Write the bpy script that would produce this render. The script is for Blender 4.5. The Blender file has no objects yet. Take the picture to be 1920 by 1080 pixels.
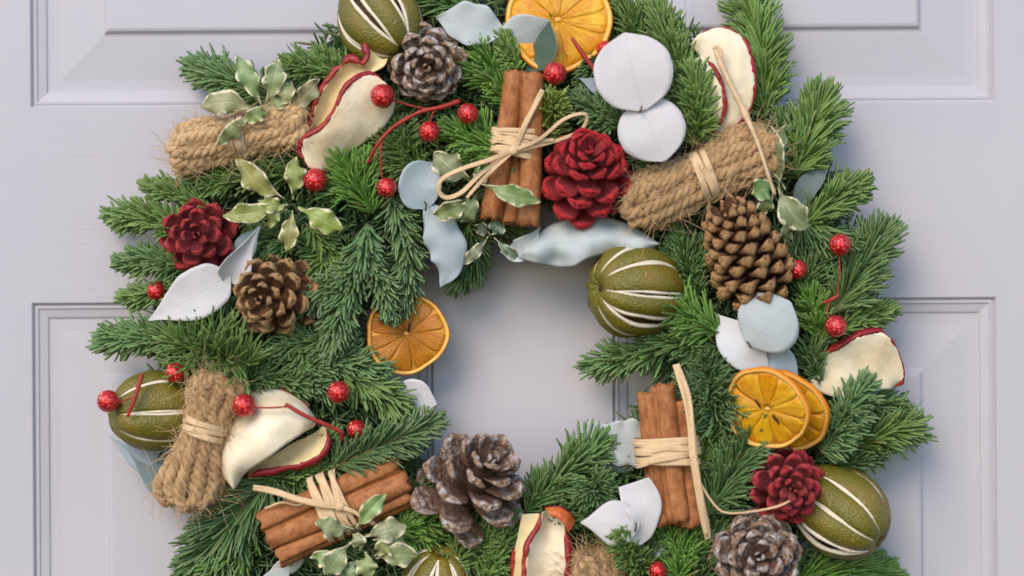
import bpy, math, random
import numpy as np
from mathutils import Vector, Matrix

SC = bpy.context.scene
COL = SC.collection
S = 0.0003            # metres per photograph pixel on the door face
DIST = 4000.0         # camera distance in those pixels

# ---------------------------------------------------------------- camera, sky, sun, exposure
cam_d = bpy.data.cameras.new("camera")
cam = bpy.data.objects.new("camera", cam_d)
COL.objects.link(cam)
cam.location = (0, -DIST * S, 0)
cam.rotation_euler = (math.radians(90), 0, 0)
cam_d.sensor_width = 36
cam_d.lens = 36 * DIST / 1920
cam_d.clip_start = 0.01
cam_d.clip_end = 100
cam_d.dof.use_dof = True
cam_d.dof.focus_distance = (DIST - 120) * S
cam_d.dof.aperture_fstop = 2.4
SC.camera = cam

SUN_EL, SUN_AZ = 34, -24          # degrees; azimuth left of the camera axis
w = bpy.data.worlds.new("World")
SC.world = w
w.use_nodes = True
wn = w.node_tree
bg = wn.nodes["Background"]
sky = wn.nodes.new("ShaderNodeTexSky")
sky.sky_type = 'NISHITA'
sky.sun_disc = False
sky.sun_elevation = math.radians(SUN_EL)
sky.sun_rotation = math.radians(180 + 24)
sky.dust_density = 0.4
sky.ozone_density = 3.0
sky.air_density = 1.0
wn.links.new(sky.outputs[0], bg.inputs[0])
bg.inputs[1].default_value = 0.15
sun_d = bpy.data.lights.new("sun", 'SUN')
sun_d.energy = 1.5
sun_d.angle = math.radians(32)
sun_d.color = (1.0, 0.80, 0.64)
sun = bpy.data.objects.new("sun", sun_d)
COL.objects.link(sun)
_e, _a = math.radians(SUN_EL), math.radians(SUN_AZ)
_to = Vector((math.sin(_a) * math.cos(_e), -math.cos(_a) * math.cos(_e), math.sin(_e)))
sun.rotation_euler = _to.to_track_quat('Z', 'Y').to_euler()
SC.view_settings.view_transform = 'Standard'
SC.view_settings.look = 'None'
SC.view_settings.exposure = 0.77
SC.view_settings.gamma = 1.0

# ---------------------------------------------------------------- helpers
def A(x):
    return np.asarray(x, dtype=float)

def nrm(v):
    v = A(v)
    return v / np.maximum(np.linalg.norm(v, axis=-1, keepdims=True), 1e-9)

def lerp(a, b, t):
    return a + (b - a) * t

def hb(px, py):
    """height of the wreath's body above the door, in pixels"""
    r = math.hypot(px - 960, (py - 640) * 1.02)
    q = (r - 465) / 330
    return 130 * math.sqrt(max(0.0, 1 - q * q))

class Frame:
    """local space: x right, y up, z towards the viewer, in photograph pixels around one anchor"""
    def __init__(s, px, py, h):
        s.o = A((px, -py, h))
        s.f = (DIST - h) / DIST * S
        s.w = Vector(((px - 960) * s.f, -h * S, (540 - py) * s.f))
    def loc(s, v):
        d = (A(v) - s.o) * s.f
        return np.stack([d[..., 0], -d[..., 2], d[..., 1]], -1)
    def mat(s, origin, ex, ey, ez):
        """4x4 for a child whose mesh is in pixel units"""
        o = s.loc(origin)
        M = Matrix.Identity(4)
        for j, e in enumerate((ex, ey, ez)):
            c = A(e) * s.f
            M[0][j], M[1][j], M[2][j] = c[0], -c[2], c[1]
        for i in range(3):
            M[i][3] = o[i]
        return M

def q(pts):
    """(px, py, h) -> local (x, y, z)"""
    p = A(pts)
    return np.stack([p[..., 0], -p[..., 1], p[..., 2]], -1)

def tag(o, label=None, cat=None, group=None, kind=None):
    if label: o["label"] = label
    if cat: o["category"] = cat
    if group: o["group"] = group
    if kind: o["kind"] = kind
    return o

def thing(name, fr, label, cat, group=None):
    o = bpy.data.objects.new(name, None)
    o.empty_display_size = 0.01
    COL.objects.link(o)
    o.location = fr.w
    return tag(o, label, cat, group)

def mesh_np(name, V, F, mats, attrs=None, smooth=True, matidx=None):
    """V Nx3; F list of index tuples or an Mx4 int array"""
    me = bpy.data.meshes.new(name)
    if isinstance(F, np.ndarray):
        n, m = len(V), len(F)
        k = F.shape[1]
        me.vertices.add(n)
        me.vertices.foreach_set("co", V.astype(np.float32).ravel())
        me.loops.add(m * k)
        me.loops.foreach_set("vertex_index", F.astype(np.int32).ravel())
        me.polygons.add(m)
        me.polygons.foreach_set("loop_start", np.arange(0, m * k, k, dtype=np.int32))
        me.polygons.foreach_set("loop_total", np.full(m, k, dtype=np.int32))
        me.update(calc_edges=True)
        me.validate()
    else:
        me.from_pydata([tuple(v) for v in V], [], [tuple(int(i) for i in f) for f in F])
    for mt in (mats if isinstance(mats, (list, tuple)) else [mats]):
        me.materials.append(mt)
    if matidx is not None:
        me.polygons.foreach_set("material_index", A(matidx).astype(np.int32))
    if smooth:
        me.polygons.foreach_set("use_smooth", np.ones(len(me.polygons), dtype=bool))
    for key, val in (attrs or {}).items():
        at = me.attributes.new(key, 'FLOAT', 'POINT')
        at.data.foreach_set("value", A(val).astype(np.float32))
    return me

def link(name, me, parent=None, color=None, M=None):
    o = bpy.data.objects.new(name, me)
    COL.objects.link(o)
    if parent is not None: o.parent = parent
    if color is not None: o.color = (*color, 1)
    if M is not None: o.matrix_local = M
    return o

def part(name, fr, V, F, mats, parent, attrs=None, smooth=True, color=None, matidx=None):
    return link(name, mesh_np(name, fr.loc(V), F, mats, attrs, smooth, matidx), parent, color)

class MB:
    def __init__(s): s.V, s.F, s.n, s.at = [], [], 0, {}
    def add(s, V, F, **at):
        s.V.append(A(V)); s.F += [tuple(i + s.n for i in f) for f in F]; s.n += len(V)
        for k, v in at.items(): s.at.setdefault(k, []).append(np.broadcast_to(A(v), (len(V),)))
    def get(s):
        return np.concatenate(s.V), s.F, {k: np.concatenate(v) for k, v in s.at.items()}

def spline(P, n, closed=False):
    """Catmull-Rom through P, n samples evenly spaced by length"""
    P = A(P)
    if closed: Q = np.concatenate([P[-1:], P, P[:2]])
    elif len(P) == 2: return P[0] + (P[1] - P[0]) * np.linspace(0, 1, n)[:, None]
    else: Q = np.concatenate([2 * P[:1] - P[1:2], P, 2 * P[-1:] - P[-2:-1]])
    out, k = [], 14
    for i in range(len(Q) - 3):
        t = np.linspace(0, 1, k, endpoint=False)[:, None]
        a, b, c, d = Q[i:i + 4]
        out.append(0.5 * (2 * b + (c - a) * t + (2 * a - 5 * b + 4 * c - d) * t * t + (3 * b - a - 3 * c + d) * t ** 3))
    out = np.concatenate(out + [Q[-2:-1]])
    L = np.concatenate([[0], np.cumsum(np.linalg.norm(np.diff(out[:, :3], axis=0), axis=1))])
    s = np.linspace(0, L[-1], n)
    return np.stack([np.interp(s, L, out[:, j]) for j in range(out.shape[1])], -1)

def frames(P, up=(0, 0, 1)):
    T = nrm(np.gradient(P, axis=0))
    U = A(up) - T * (T @ A(up))[:, None]
    bad = np.linalg.norm(U, axis=1) < 0.05
    U[bad] = nrm(np.cross(T[bad], (0.31, 0.9, 0.1)))
    U = nrm(U)
    return T, np.cross(T, U), U

def tube(P, R, k=6, cap=True, flat=1.0, up=(0, 0, 1)):
    P = A(P); n = len(P)
    R = np.broadcast_to(A(R), (n,))
    T, X, U = frames(P, up)
    a = np.arange(k) * 2 * math.pi / k
    V = (P[:, None] + R[:, None, None] * (np.cos(a)[None, :, None] * X[:, None] + flat * np.sin(a)[None, :, None] * U[:, None])).reshape(-1, 3)
    F = [(i * k + j, i * k + (j + 1) % k, (i + 1) * k + (j + 1) % k, (i + 1) * k + j) for i in range(n - 1) for j in range(k)]
    if cap:
        F += [tuple(range(k))[::-1], tuple((n - 1) * k + j for j in range(k))]
    return V, F

def ribbon(P, W, width, th=1.6, crease=0.0):
    """flat strip along P, width vectors W"""
    P = A(P); n = len(P)
    W = np.broadcast_to(nrm(W), (n, 3))
    wd = np.broadcast_to(A(width), (n,))[:, None] / 2
    T = nrm(np.gradient(P, axis=0))
    N = nrm(np.cross(W, T))
    rows = []
    for v, z in ((-1, .6), (-.5, 0), (0, 1), (.5, 0.1), (1, .7)):
        rows.append((v, z * crease))
    V = []
    for v, z in rows: V.append(P + W * wd * v + N * (z + th / 2))
    for v, z in rows[::-1]: V.append(P + W * wd * v + N * (z - th / 2))
    k = len(V)
    V = np.stack(V, 1).reshape(-1, 3)
    F = [(i * k + j, i * k + (j + 1) % k, (i + 1) * k + (j + 1) % k, (i + 1) * k + j) for i in range(n - 1) for j in range(k)]
    F += [tuple(range(k))[::-1], tuple((n - 1) * k + j for j in range(k))]
    return V, F

def nz(p, f=1.0, seed=0.0):
    """cheap smooth noise, about -1..1"""
    p = A(p) * f
    x, y, z = p[..., 0], p[..., 1], p[..., 2] if p.shape[-1] > 2 else 0
    s = seed * 1.7
    return (np.sin(x * 1.3 + 2.1 * np.sin(y * .9 + s) + s) + np.sin(y * 1.7 + 1.9 * np.sin(z * 1.1 + s * 2) + s * 3)
            + np.sin(z * 1.5 + 1.7 * np.sin(x * 1.2 + s * .7) + s * 5) + .6 * np.sin((x + y) * 2.9 + s) * np.sin((y - z) * 3.1 + s)) / 3.2

def sheet(grid, th, attrs=None):
    """closed thin solid from an (n, m, 3) grid; returns V, F, attrs (u, v, e)"""
    G = A(grid); n, m = G.shape[:2]
    du = np.gradient(G, axis=0); dv = np.gradient(G, axis=1)
    N = nrm(np.cross(dv, du))
    t = np.broadcast_to(A(th), (n, m))[..., None] / 2
    V = np.concatenate([(G + N * t).reshape(-1, 3), (G - N * t).reshape(-1, 3)])
    K = n * m
    F = []
    for i in range(n - 1):
        for j in range(m - 1):
            a, b, c, d = i * m + j, i * m + j + 1, (i + 1) * m + j + 1, (i + 1) * m + j
            F.append((a, b, c, d)); F.append((K + d, K + c, K + b, K + a))
    for i in range(n - 1):
        for j, fl in ((0, 1), (m - 1, 0)):
            a, d = i * m + j, (i + 1) * m + j
            F.append((a, d, K + d, K + a) if fl else (d, a, K + a, K + d))
    for j in range(m - 1):
        for i, fl in ((0, 0), (n - 1, 1)):
            a, b = i * m + j, i * m + j + 1
            F.append((a, b, K + b, K + a) if fl else (b, a, K + a, K + b))
    u = np.repeat(np.linspace(0, 1, n), m); v = np.tile(np.linspace(-1, 1, m), n)
    side = np.concatenate([np.ones(K), np.zeros(K)])
    return V, F, dict(u=np.tile(u, 2), v=np.tile(v, 2), top=side)

# ---------------------------------------------------------------- materials
class NT:
    def __init__(s, name):
        s.m = bpy.data.materials.new(name); s.m.use_nodes = True
        s.t = s.m.node_tree; s.b = s.t.nodes["Principled BSDF"]
    def n(s, kind, **kw):
        nd = s.t.nodes.new("ShaderNode" + kind)
        for k, v in kw.items():
            if k.startswith("i_"):
                key = k[2:]; key = int(key) if key.isdigit() else key.replace("_", " ")
                if hasattr(v, "is_linked") or isinstance(v, bpy.types.NodeSocket): s.t.links.new(v, nd.inputs[key])
                else: nd.inputs[key].default_value = v
            else: setattr(nd, k, v)
        return nd
    def l(s, a, b): s.t.links.new(a, b)
    def obj(s, scale=(1, 1, 1)):
        c = s.n("TexCoord"); mp = s.n("Mapping", i_Scale=scale); s.l(c.outputs["Object"], mp.inputs[0]); return mp.outputs[0]
    def noise(s, vec, scale, detail=4, rough=.55, out=0):
        nd = s.n("TexNoise", i_Scale=scale, i_Detail=detail, i_Roughness=rough); s.l(vec, nd.inputs["Vector"]); return nd.outputs[out]
    def voro(s, vec, scale, out="Distance", feature='F1'):
        nd = s.n("TexVoronoi", i_Scale=scale, feature=feature); s.l(vec, nd.inputs["Vector"]); return nd.outputs[out]
    def ramp(s, fac, *stops):
        nd = s.n("ValToRGB"); e = nd.color_ramp.elements
        while len(e) < len(stops): e.new(0.5)
        for el, (p, c) in zip(e, stops): el.position = p; el.color = (*c, 1) if len(c) == 3 else c
        s.l(fac, nd.inputs[0]); return nd.outputs[0]
    def mr(s, fac, a, b, c=0.0, d=1.0):
        nd = s.n("MapRange", i_1=a, i_2=b, i_3=c, i_4=d); s.l(fac, nd.inputs[0]); return nd.outputs[0]
    def mix(s, fac, a, b, mode='MIX'):
        nd = s.n("MixRGB", blend_type=mode)
        for v, i in ((fac, 0), (a, 1), (b, 2)):
            if isinstance(v, bpy.types.NodeSocket): s.l(v, nd.inputs[i])
            elif isinstance(v, tuple): nd.inputs[i].default_value = (*v, 1)
            else: nd.inputs[i].default_value = v
        return nd.outputs[0]
    def math(s, op, a, b=0.0):
        nd = s.n("Math", operation=op)
        for v, i in ((a, 0), (b, 1)):
            if isinstance(v, bpy.types.NodeSocket): s.l(v, nd.inputs[i])
            else: nd.inputs[i].default_value = v
        return nd.outputs[0]
    def attr(s, name): return s.n("Attribute", attribute_name=name).outputs["Fac"]
    def ocol(s): return s.n("ObjectInfo").outputs["Color"]
    def orand(s): return s.n("ObjectInfo").outputs["Random"]
    def irand(s): return s.n("NewGeometry").outputs["Random Per Island"]
    def set(s, col=None, rough=None, spec=None, bump=None, bstr=.4, bdist=.0005, **kw):
        I = s.b.inputs
        for key, v in [("Base Color", col), ("Roughness", rough), ("Specular IOR Level", spec)] + [(k.replace("_", " "), v) for k, v in kw.items()]:
            if v is None: continue
            if isinstance(v, bpy.types.NodeSocket): s.l(v, I[key])
            elif isinstance(v, tuple): I[key].default_value = (*v, 1) if len(v) == 3 and I[key].type == 'RGBA' else v
            else: I[key].default_value = v
        if bump is not None:
            b = s.n("Bump", i_Strength=bstr, i_Distance=bdist); s.l(bump, b.inputs["Height"]); s.l(b.outputs[0], I["Normal"])
        return s.m

def m_paint(name, scale):
    t = NT(name)
    g = t.noise(t.obj(scale), 1, 5, .6)
    big = t.noise(t.obj((6, 6, 6)), 1, 3)
    col = t.mix(t.mr(big, .35, .65), (0.455, 0.446, 0.480), (0.484, 0.470, 0.496))
    return t.set(col, .5, .35, g, .26, .0006)
PAINT_V = m_paint("door_paint_vertical_grain", (750, 300, 22))
PAINT_H = m_paint("door_paint_horizontal_grain", (22, 300, 750))

def m_fir():
    t = NT("fir_needle")
    base = t.ocol(); r = t.irand(); u = t.attr("u"); v = t.attr("v")
    c = t.mix(t.mr(r, 0, 1, .0, .55), base, t.mix(1.0, base, (0.62, 0.62, 0.62), 'MULTIPLY'))
    c = t.mix(t.mr(r, .66, 1, 0, .6), c, (0.20, 0.28, 0.075))
    c = t.mix(t.mr(r, .0, .02, 1, 0), c, (0.20, 0.13, 0.045))
    c = t.mix(t.mr(u, .55, 1, 0, .30), c, (0.20, 0.27, 0.10))
    c = t.mix(t.math('MULTIPLY', v, .22), c, (0.20, 0.29, 0.17))
    return t.set(c, .42, .45)
FIR = m_fir()

def simple(name, c, rough=.6, spec=.3, noise=None, amt=.3, bstr=.4, bdist=.0004, c2=None):
    t = NT(name)
    n = t.noise(t.obj(noise or (150, 150, 150)), 1, 5)
    col = t.mix(t.mr(n, .3, .7), c, c2 or tuple(x * (1 - amt) for x in c))
    return t.set(col, rough, spec, n, bstr, bdist)
TWIG = simple("twig_bark", (0.16, 0.13, 0.05), .7)
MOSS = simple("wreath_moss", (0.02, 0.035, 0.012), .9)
REDSTEM = simple("red_stem", (0.42, 0.035, 0.022), .5, .4, (400, 400, 400), .4)
CONECORE = simple("cone_core", (0.05, 0.025, 0.012), .8)
LIMEIN = simple("lime_dried_pulp", (0.10, 0.06, 0.02), .8, .2, (500, 500, 500), .6, 1, .001)
PITH = simple("lime_pith", (0.80, 0.72, 0.55), .75, .2, (700, 700, 700), .16, .5, .0003)
STEMGREEN = simple("leaf_stem", (0.07, 0.07, 0.03), .6)

def m_cone(name, inner, lip, sheen=0.0, frost=0.0):
    t = NT(name)
    u = t.attr("u"); P = t.obj((1, 1, 1))
    n = t.noise(P, 2.6, 5, .65); n2 = t.noise(P, 9, 5, .65)
    f = t.math('ADD', t.mr(u, .74, .92), t.mr(n, .3, .7, -.2, .2))
    c = t.mix(f, inner, lip)
    c = t.mix(t.mr(n2, .35, .65, 0, .5), c, t.mix(1.0, c, (.62, .58, .55), 'MULTIPLY'))
    c = t.mix(t.mr(t.orand(), 0, 1, 0, .35), c, t.mix(1.0, c, (.75, .72, .7), 'MULTIPLY'))
    if frost:
        g = t.noise(t.n("NewGeometry").outputs["Position"], 260, 5, .7)
        ff = t.math('MULTIPLY', t.mr(g, .49, .58), t.mr(u, .45, .92, .06, 1))
        c = t.mix(t.math('MULTIPLY', ff, frost), c, (0.86, 0.82, 0.79))
        return t.set(c, t.mr(g, .45, .6, .5, .22), .5, n2, .6, .05)
    kw = {}
    if sheen: kw = dict(Sheen_Weight=sheen, Sheen_Roughness=.35, Sheen_Tint=(1, .25, .25))
    return t.set(c, .62, .3, n2, .5, .05, **kw)
CONE_BROWN = m_cone("pine_scale_brown", (0.15, 0.065, 0.025), (0.60, 0.37, 0.17))
CONE_TAN = m_cone("pine_scale_tan", (0.13, 0.055, 0.022), (0.60, 0.35, 0.15))
CONE_RED = m_cone("pine_scale_red", (0.24, 0.006, 0.010), (0.62, 0.025, 0.035), .4)
CONE_DARKRED = m_cone("pine_scale_dark_red", (0.13, 0.004, 0.008), (0.48, 0.030, 0.040), .6)
CONE_DUSTRED = m_cone("pine_scale_dusty_red", (0.17, 0.010, 0.014), (0.52, 0.045, 0.05), .35)
CONE_FROST = m_cone("pine_scale_frosted", (0.20, 0.10, 0.052), (0.64, 0.42, 0.265), 0, .85)
CONE_FROST2 = m_cone("pine_scale_frosted_dark", (0.21, 0.105, 0.058), (0.54, 0.34, 0.215), 0, .9)

def m_lime():
    t = NT("lime_peel")
    P = t.obj((1, 1, 1))
    n = t.noise(P, 55, 4); f = t.noise(P, 420, 4, .7); pores = t.voro(P, 900)
    c = t.mix(t.mr(n, .35, .7), (0.125, 0.118, 0.010), (0.205, 0.150, 0.012))
    c = t.mix(t.mr(n, .56, .72, 0, .7), c, (0.22, 0.115, 0.018))
    c = t.mix(t.mr(f, .58, .72, 0, .5), c, (0.34, 0.31, 0.13))
    c = t.mix(t.mr(pores, .0, .35, .55, 0), c, (0.045, 0.048, 0.010))
    return t.set(c, .38, .45, t.math('ADD', pores, f), .6, .0007)
LIME = m_lime()

def m_orange(name, c1, c2, c3):
    t = NT(name)
    P = t.obj((1, 1, 1)); u = t.attr("u")
    n = t.noise(P, 75, 4, .6); n2 = t.noise(t.n('Attribute', attribute_name='uvw').outputs['Vector'], 1.0, 5, .65)
    c = t.mix(t.mr(n, .32, .68), c1, c2)
    c = t.mix(t.mr(n2, .40, .70, 0, .75), c, c3)
    return t.set(c, .24, .5, t.math('ADD', n, t.math('MULTIPLY', n2, .5)), .8, .0016, Subsurface_Weight=.25, Subsurface_Radius=(.004, .0015, .0005), Subsurface_Scale=1.0)
OR_BRIGHT = m_orange("orange_flesh_bright", (0.78, 0.27, 0.003), (0.95, 0.56, 0.02), (0.60, 0.16, 0.003))
OR_DARK = m_orange("orange_flesh_amber", (0.50, 0.16, 0.006), (0.70, 0.29, 0.02), (0.36, 0.09, 0.005))
OR_RIND = simple("orange_rind", (0.78, 0.27, 0.012), .45, .4, (300, 300, 300), .25, .5, .0005, (0.72, 0.20, 0.008))
OR_PITH = simple("orange_pith", (0.82, 0.55, 0.16), .55, .3, (180, 180, 180), .2, .5, .0006, (0.80, 0.42, 0.07))

OR_MEMB = simple('orange_membrane', (0.80, 0.46, 0.09), .5, .3, (180, 180, 180), .2, .5, .0006, (0.74, 0.34, 0.04))

def m_apple(name, c1, c2):
    t = NT(name)
    P = t.obj((1, 1, 1))
    n = t.noise(P, 60, 5, .6); sp = t.noise(P, 420, 3, .5); fine = t.noise(P, 260, 6, .7)
    c = t.mix(t.mr(n, .35, .68), c1, c2)
    c = t.mix(t.mr(sp, .70, .76, 0, .45), c, (0.38, 0.24, 0.12))
    br = t.noise(P, 28, 5, .7)
    c = t.mix(t.mr(br, .52, .75, 0, .55), c, (0.60, 0.42, 0.20))
    return t.set(c, .6, .25, t.math('ADD', n, t.math('MULTIPLY', fine, .6)), .55, .0012, Subsurface_Weight=.2, Subsurface_Radius=(.004, .002, .001), Subsurface_Scale=1.0)
APPLE = m_apple("apple_flesh", (0.85, 0.75, 0.57), (0.79, 0.65, 0.44))
APPLE_Y = m_apple("apple_flesh_yellow", (0.84, 0.68, 0.38), (0.76, 0.56, 0.27))
def m_skin():
    t = NT("apple_skin")
    P = t.obj((1, 1, 1))
    n = t.noise(P, 45, 4, .6); n2 = t.noise(P, 500, 4, .6)
    c = t.mix(t.mr(n, .45, .80), (0.25, 0.008, 0.016), (0.40, 0.050, 0.018))
    c = t.mix(t.mr(n2, .5, .8, 0, .35), c, (0.16, 0.01, 0.012))
    return t.set(c, .42, .4, n2, .4, .0005)
SKIN = m_skin()

ORSKIN = simple('apple_skin_orange', (0.60, 0.20, 0.045), .5, .35, (160, 160, 160), .4, .5, .0006, (0.50, 0.07, 0.02))

def m_cinn():
    t = NT("cinnamon_bark")
    P = t.n("Attribute", attribute_name="uvw").outputs["Vector"]
    mp = t.n("Mapping", i_Scale=(16, 2.2, 1)); t.l(P, mp.inputs[0])
    n = t.noise(mp.outputs[0], 1, 5, .65)
    n2 = t.noise(t.obj((1, 1, 1)), 700, 4, .6)
    c = t.ramp(n, (.25, (0.15, 0.05, 0.018)), (.5, (0.38, 0.148, 0.050)), (.78, (0.56, 0.26, 0.10)))
    c = t.mix(t.mr(n2, .45, .7, 0, .35), c, (0.17, 0.06, 0.025))
    return t.set(c, .62, .25, t.math('ADD', n, t.math('MULTIPLY', n2, .4)), .55, .0007)
CINN = m_cinn()

def m_fibre(name, c1, c2, c3):
    t = NT(name)
    n = t.noise(t.obj((1, 1, 1)), 260, 4, .6)
    c = t.mix(t.mr(n, .3, .7), c1, c2)
    c = t.mix(t.mr(t.irand(), .3, 1, 0, .5), c, c3)
    return t.set(c, .7, .2, t.noise(t.obj((1, 1, 1)), 1400, 3, .7), .6, .0004, Sheen_Weight=.15)
RAFFIA = m_fibre("raffia", (0.72, 0.52, 0.30), (0.60, 0.40, 0.21), (0.76, 0.58, 0.36))
JUTE = m_fibre("jute", (0.46, 0.29, 0.135), (0.36, 0.215, 0.095), (0.52, 0.35, 0.18))
JUTE_PALE = m_fibre("jute_pale", (0.62, 0.42, 0.215), (0.50, 0.32, 0.15), (0.66, 0.47, 0.26))

def m_berry():
    t = NT("red_glitter")
    P = t.obj((1, 1, 1))
    vo = t.n("TexVoronoi", i_Scale=13.0); t.l(P, vo.inputs["Vector"])
    sub = t.n("VectorMath", operation='SUBTRACT'); t.l(vo.outputs["Color"], sub.inputs[0]); sub.inputs[1].default_value = (.5, .5, .5)
    scl = t.n("VectorMath", operation='SCALE'); t.l(sub.outputs[0], scl.inputs[0]); scl.inputs["Scale"].default_value = 1.1
    g = t.n("NewGeometry")
    add = t.n("VectorMath", operation='ADD'); t.l(g.outputs["Normal"], add.inputs[0]); t.l(scl.outputs[0], add.inputs[1])
    no = t.n("VectorMath", operation='NORMALIZE'); t.l(add.outputs[0], no.inputs[0])
    t.l(no.outputs[0], t.b.inputs["Normal"])
    r = t.n("SeparateColor"); t.l(vo.outputs["Color"], r.inputs[0])
    c = t.mix(t.mr(r.outputs[0], .86, .93), (0.62, 0.012, 0.016), (0.95, 0.36, 0.26))
    return t.set(c, .28, .6, Metallic=.55, Coat_Weight=.35, Coat_Roughness=.1)
BERRY = m_berry()

def m_euc():
    t = NT("eucalyptus_leaf")
    P = t.obj((1, 1, 1))
    v = t.attr("v"); u = t.attr("u"); base = t.ocol()
    n = t.noise(P, 40, 4, .6); f = t.noise(P, 900, 3, .7)
    c = t.mix(t.mr(n, .35, .68, 0, .55), base, t.mix(1.0, base, (0.76, 0.87, 0.84), 'MULTIPLY'))
    c = t.mix(t.mr(f, .45, .75, 0, .25), c, t.mix(1.0, base, (0.78, 0.82, 0.84), 'MULTIPLY'))
    av = t.math('ABSOLUTE', v)
    # veins: one midrib and side veins leaving it at an angle
    k = t.math('SUBTRACT', u, t.math('MULTIPLY', av, .28))
    wv = t.math('ABSOLUTE', t.math('SINE', t.math('MULTIPLY', k, 25)))
    vein = t.math('MAXIMUM', t.mr(av, 0, .05, 1, 0), t.math('MULTIPLY', t.mr(wv, 0, .10, 1, 0), .45))
    c = t.mix(t.math('MULTIPLY', vein, .22), c, t.mix(1.0, base, (0.70, 0.74, 0.68), 'MULTIPLY'))
    c = t.mix(t.mr(av, .96, 1, 0, .5), c, (0.70, 0.69, 0.66))
    return t.set(c, .62, .25, t.math('ADD', t.math('MULTIPLY', vein, .5), t.math('MULTIPLY', f, .25)), .35, .0005)
EUC = m_euc()

def m_pitto():
    t = NT("variegated_leaf")
    P = t.obj((1, 1, 1))
    v = t.attr("v"); u = t.attr("u"); av = t.math('ABSOLUTE', v); base = t.ocol()
    n = t.noise(P, 230, 3, .6); n2 = t.noise(P, 600, 3)
    e = t.math('ADD', av, t.mr(n, .3, .7, -.30, .22))
    c = t.mix(t.mr(n2, .3, .7, 0, .4), base, t.mix(1.0, base, (0.72, 0.78, 0.8), 'MULTIPLY'))
    c = t.mix(t.mr(n, .52, .62, 0, .5), c, t.mix(1.0, base, (1.45, 1.4, 1.5), 'MULTIPLY'))
    c = t.mix(t.mr(e, .80, .88), c, (0.68, 0.62, 0.40))
    c = t.mix(t.mr(av, 0, .07, .55, 0), c, (0.42, 0.45, 0.22))
    return t.set(c, .40, .4, t.math('ADD', n2, t.mr(av, 0, .12, -1, 0)), .3, .0004)
PITTO = m_pitto()

# ---------------------------------------------------------------- the door
ROLL = Matrix.Rotation(math.radians(-0.36), 4, 'Y')
fd = Frame(960, 540, 0)
door = thing("panel_door", fd, "pale grey-lilac painted panel door behind the wreath", "door")
door.matrix_local = ROLL
def box(x0, x1, y0, y1, z0=-110, z1=0, b=0):
    V = [(x, -y, z) for z in (z0, z1) for y in (y0, y1) for x in (x0, x1)]
    F = [(0, 1, 3, 2), (4, 6, 7, 5), (0, 4, 5, 1), (2, 3, 7, 6), (0, 2, 6, 4), (1, 5, 7, 3)]
    return A(V), F
XL, XC0, XC1, XR = 59, 812, 1147, 1868
for x0, x1 in ((-420, XL), (XC0, XC1), (XR, 2340)):
    part("stile", fd, *box(x0, x1, -900, 2000), PAINT_V, door, smooth=False)
for x0, x1 in ((XL, XC0), (XC1, XR)):
    part("rail", fd, *box(x0, x1, 197, 562), PAINT_H, door, smooth=False)
PROF = [(0, 0), (2, -2), (3.5, -8), (5, -8.5), (8, -6.5), (11, -6.5), (13, -9.5), (17, -10.5), (24, -12), (28, -13), (30, -16), (34, -16.5)]
PROF2 = [(34, -16.5), (52, -16.5), (56, -16.2), (128, -9.5), (134, -9.2), (138, -8), (144, -1.5), (149, 0), (153, 0)]
def rings(x0, x1, y0, y1, prof, fill):
    V, F = [], []
    for ins, z in prof:
        V += [(x0 + ins, -(y0 + ins), z), (x1 - ins, -(y0 + ins), z), (x1 - ins, -(y1 - ins), z), (x0 + ins, -(y1 - ins), z)]
    for i in range(len(prof) - 1):
        for j in range(4):
            F.append((i * 4 + j, (i + 1) * 4 + j, (i + 1) * 4 + (j + 1) % 4, i * 4 + (j + 1) % 4))
    if fill:
        k = (len(prof) - 1) * 4
        F.append((k + 3, k + 2, k + 1, k)[::1])
    return A(V), F
for x0, x1 in ((XL, XC0), (XC1, XR)):
    for y0, y1 in ((-760, 197), (562, 1860)):
        p = part("door_panel", fd, *rings(x0, x1, y0, y1, PROF2, True), PAINT_V, door, smooth=False)
        part("moulding", fd, *rings(x0, x1, y0, y1, PROF, False), PAINT_V, p, smooth=False)

# ---------------------------------------------------------------- wreath body and loose greenery
rng = np.random.default_rng(7)
fw = Frame(960, 640, 0)
V, F = [], []
NA, NB = 96, 14
for i in range(NA):
    a = 2 * math.pi * i / NA
    for j in range(NB):
        b = 2 * math.pi * j / NB
        rr = 465 + 180 * math.cos(b) * (1 + .05 * math.sin(7 * a + j))
        V.append((960 + rr * math.cos(a), -640 + rr * math.sin(a), 48 + 44 * math.sin(b)))
for i in range(NA):
    for j in range(NB):
        F.append((i * NB + j, ((i + 1) % NA) * NB + j, ((i + 1) % NA) * NB + (j + 1) % NB, i * NB + (j + 1) % NB))
tag(part("wreath_base", fw, A(V), F, MOSS, None), "dark moss ring under all the greenery of the wreath", "wreath base").location = fw.w

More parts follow.
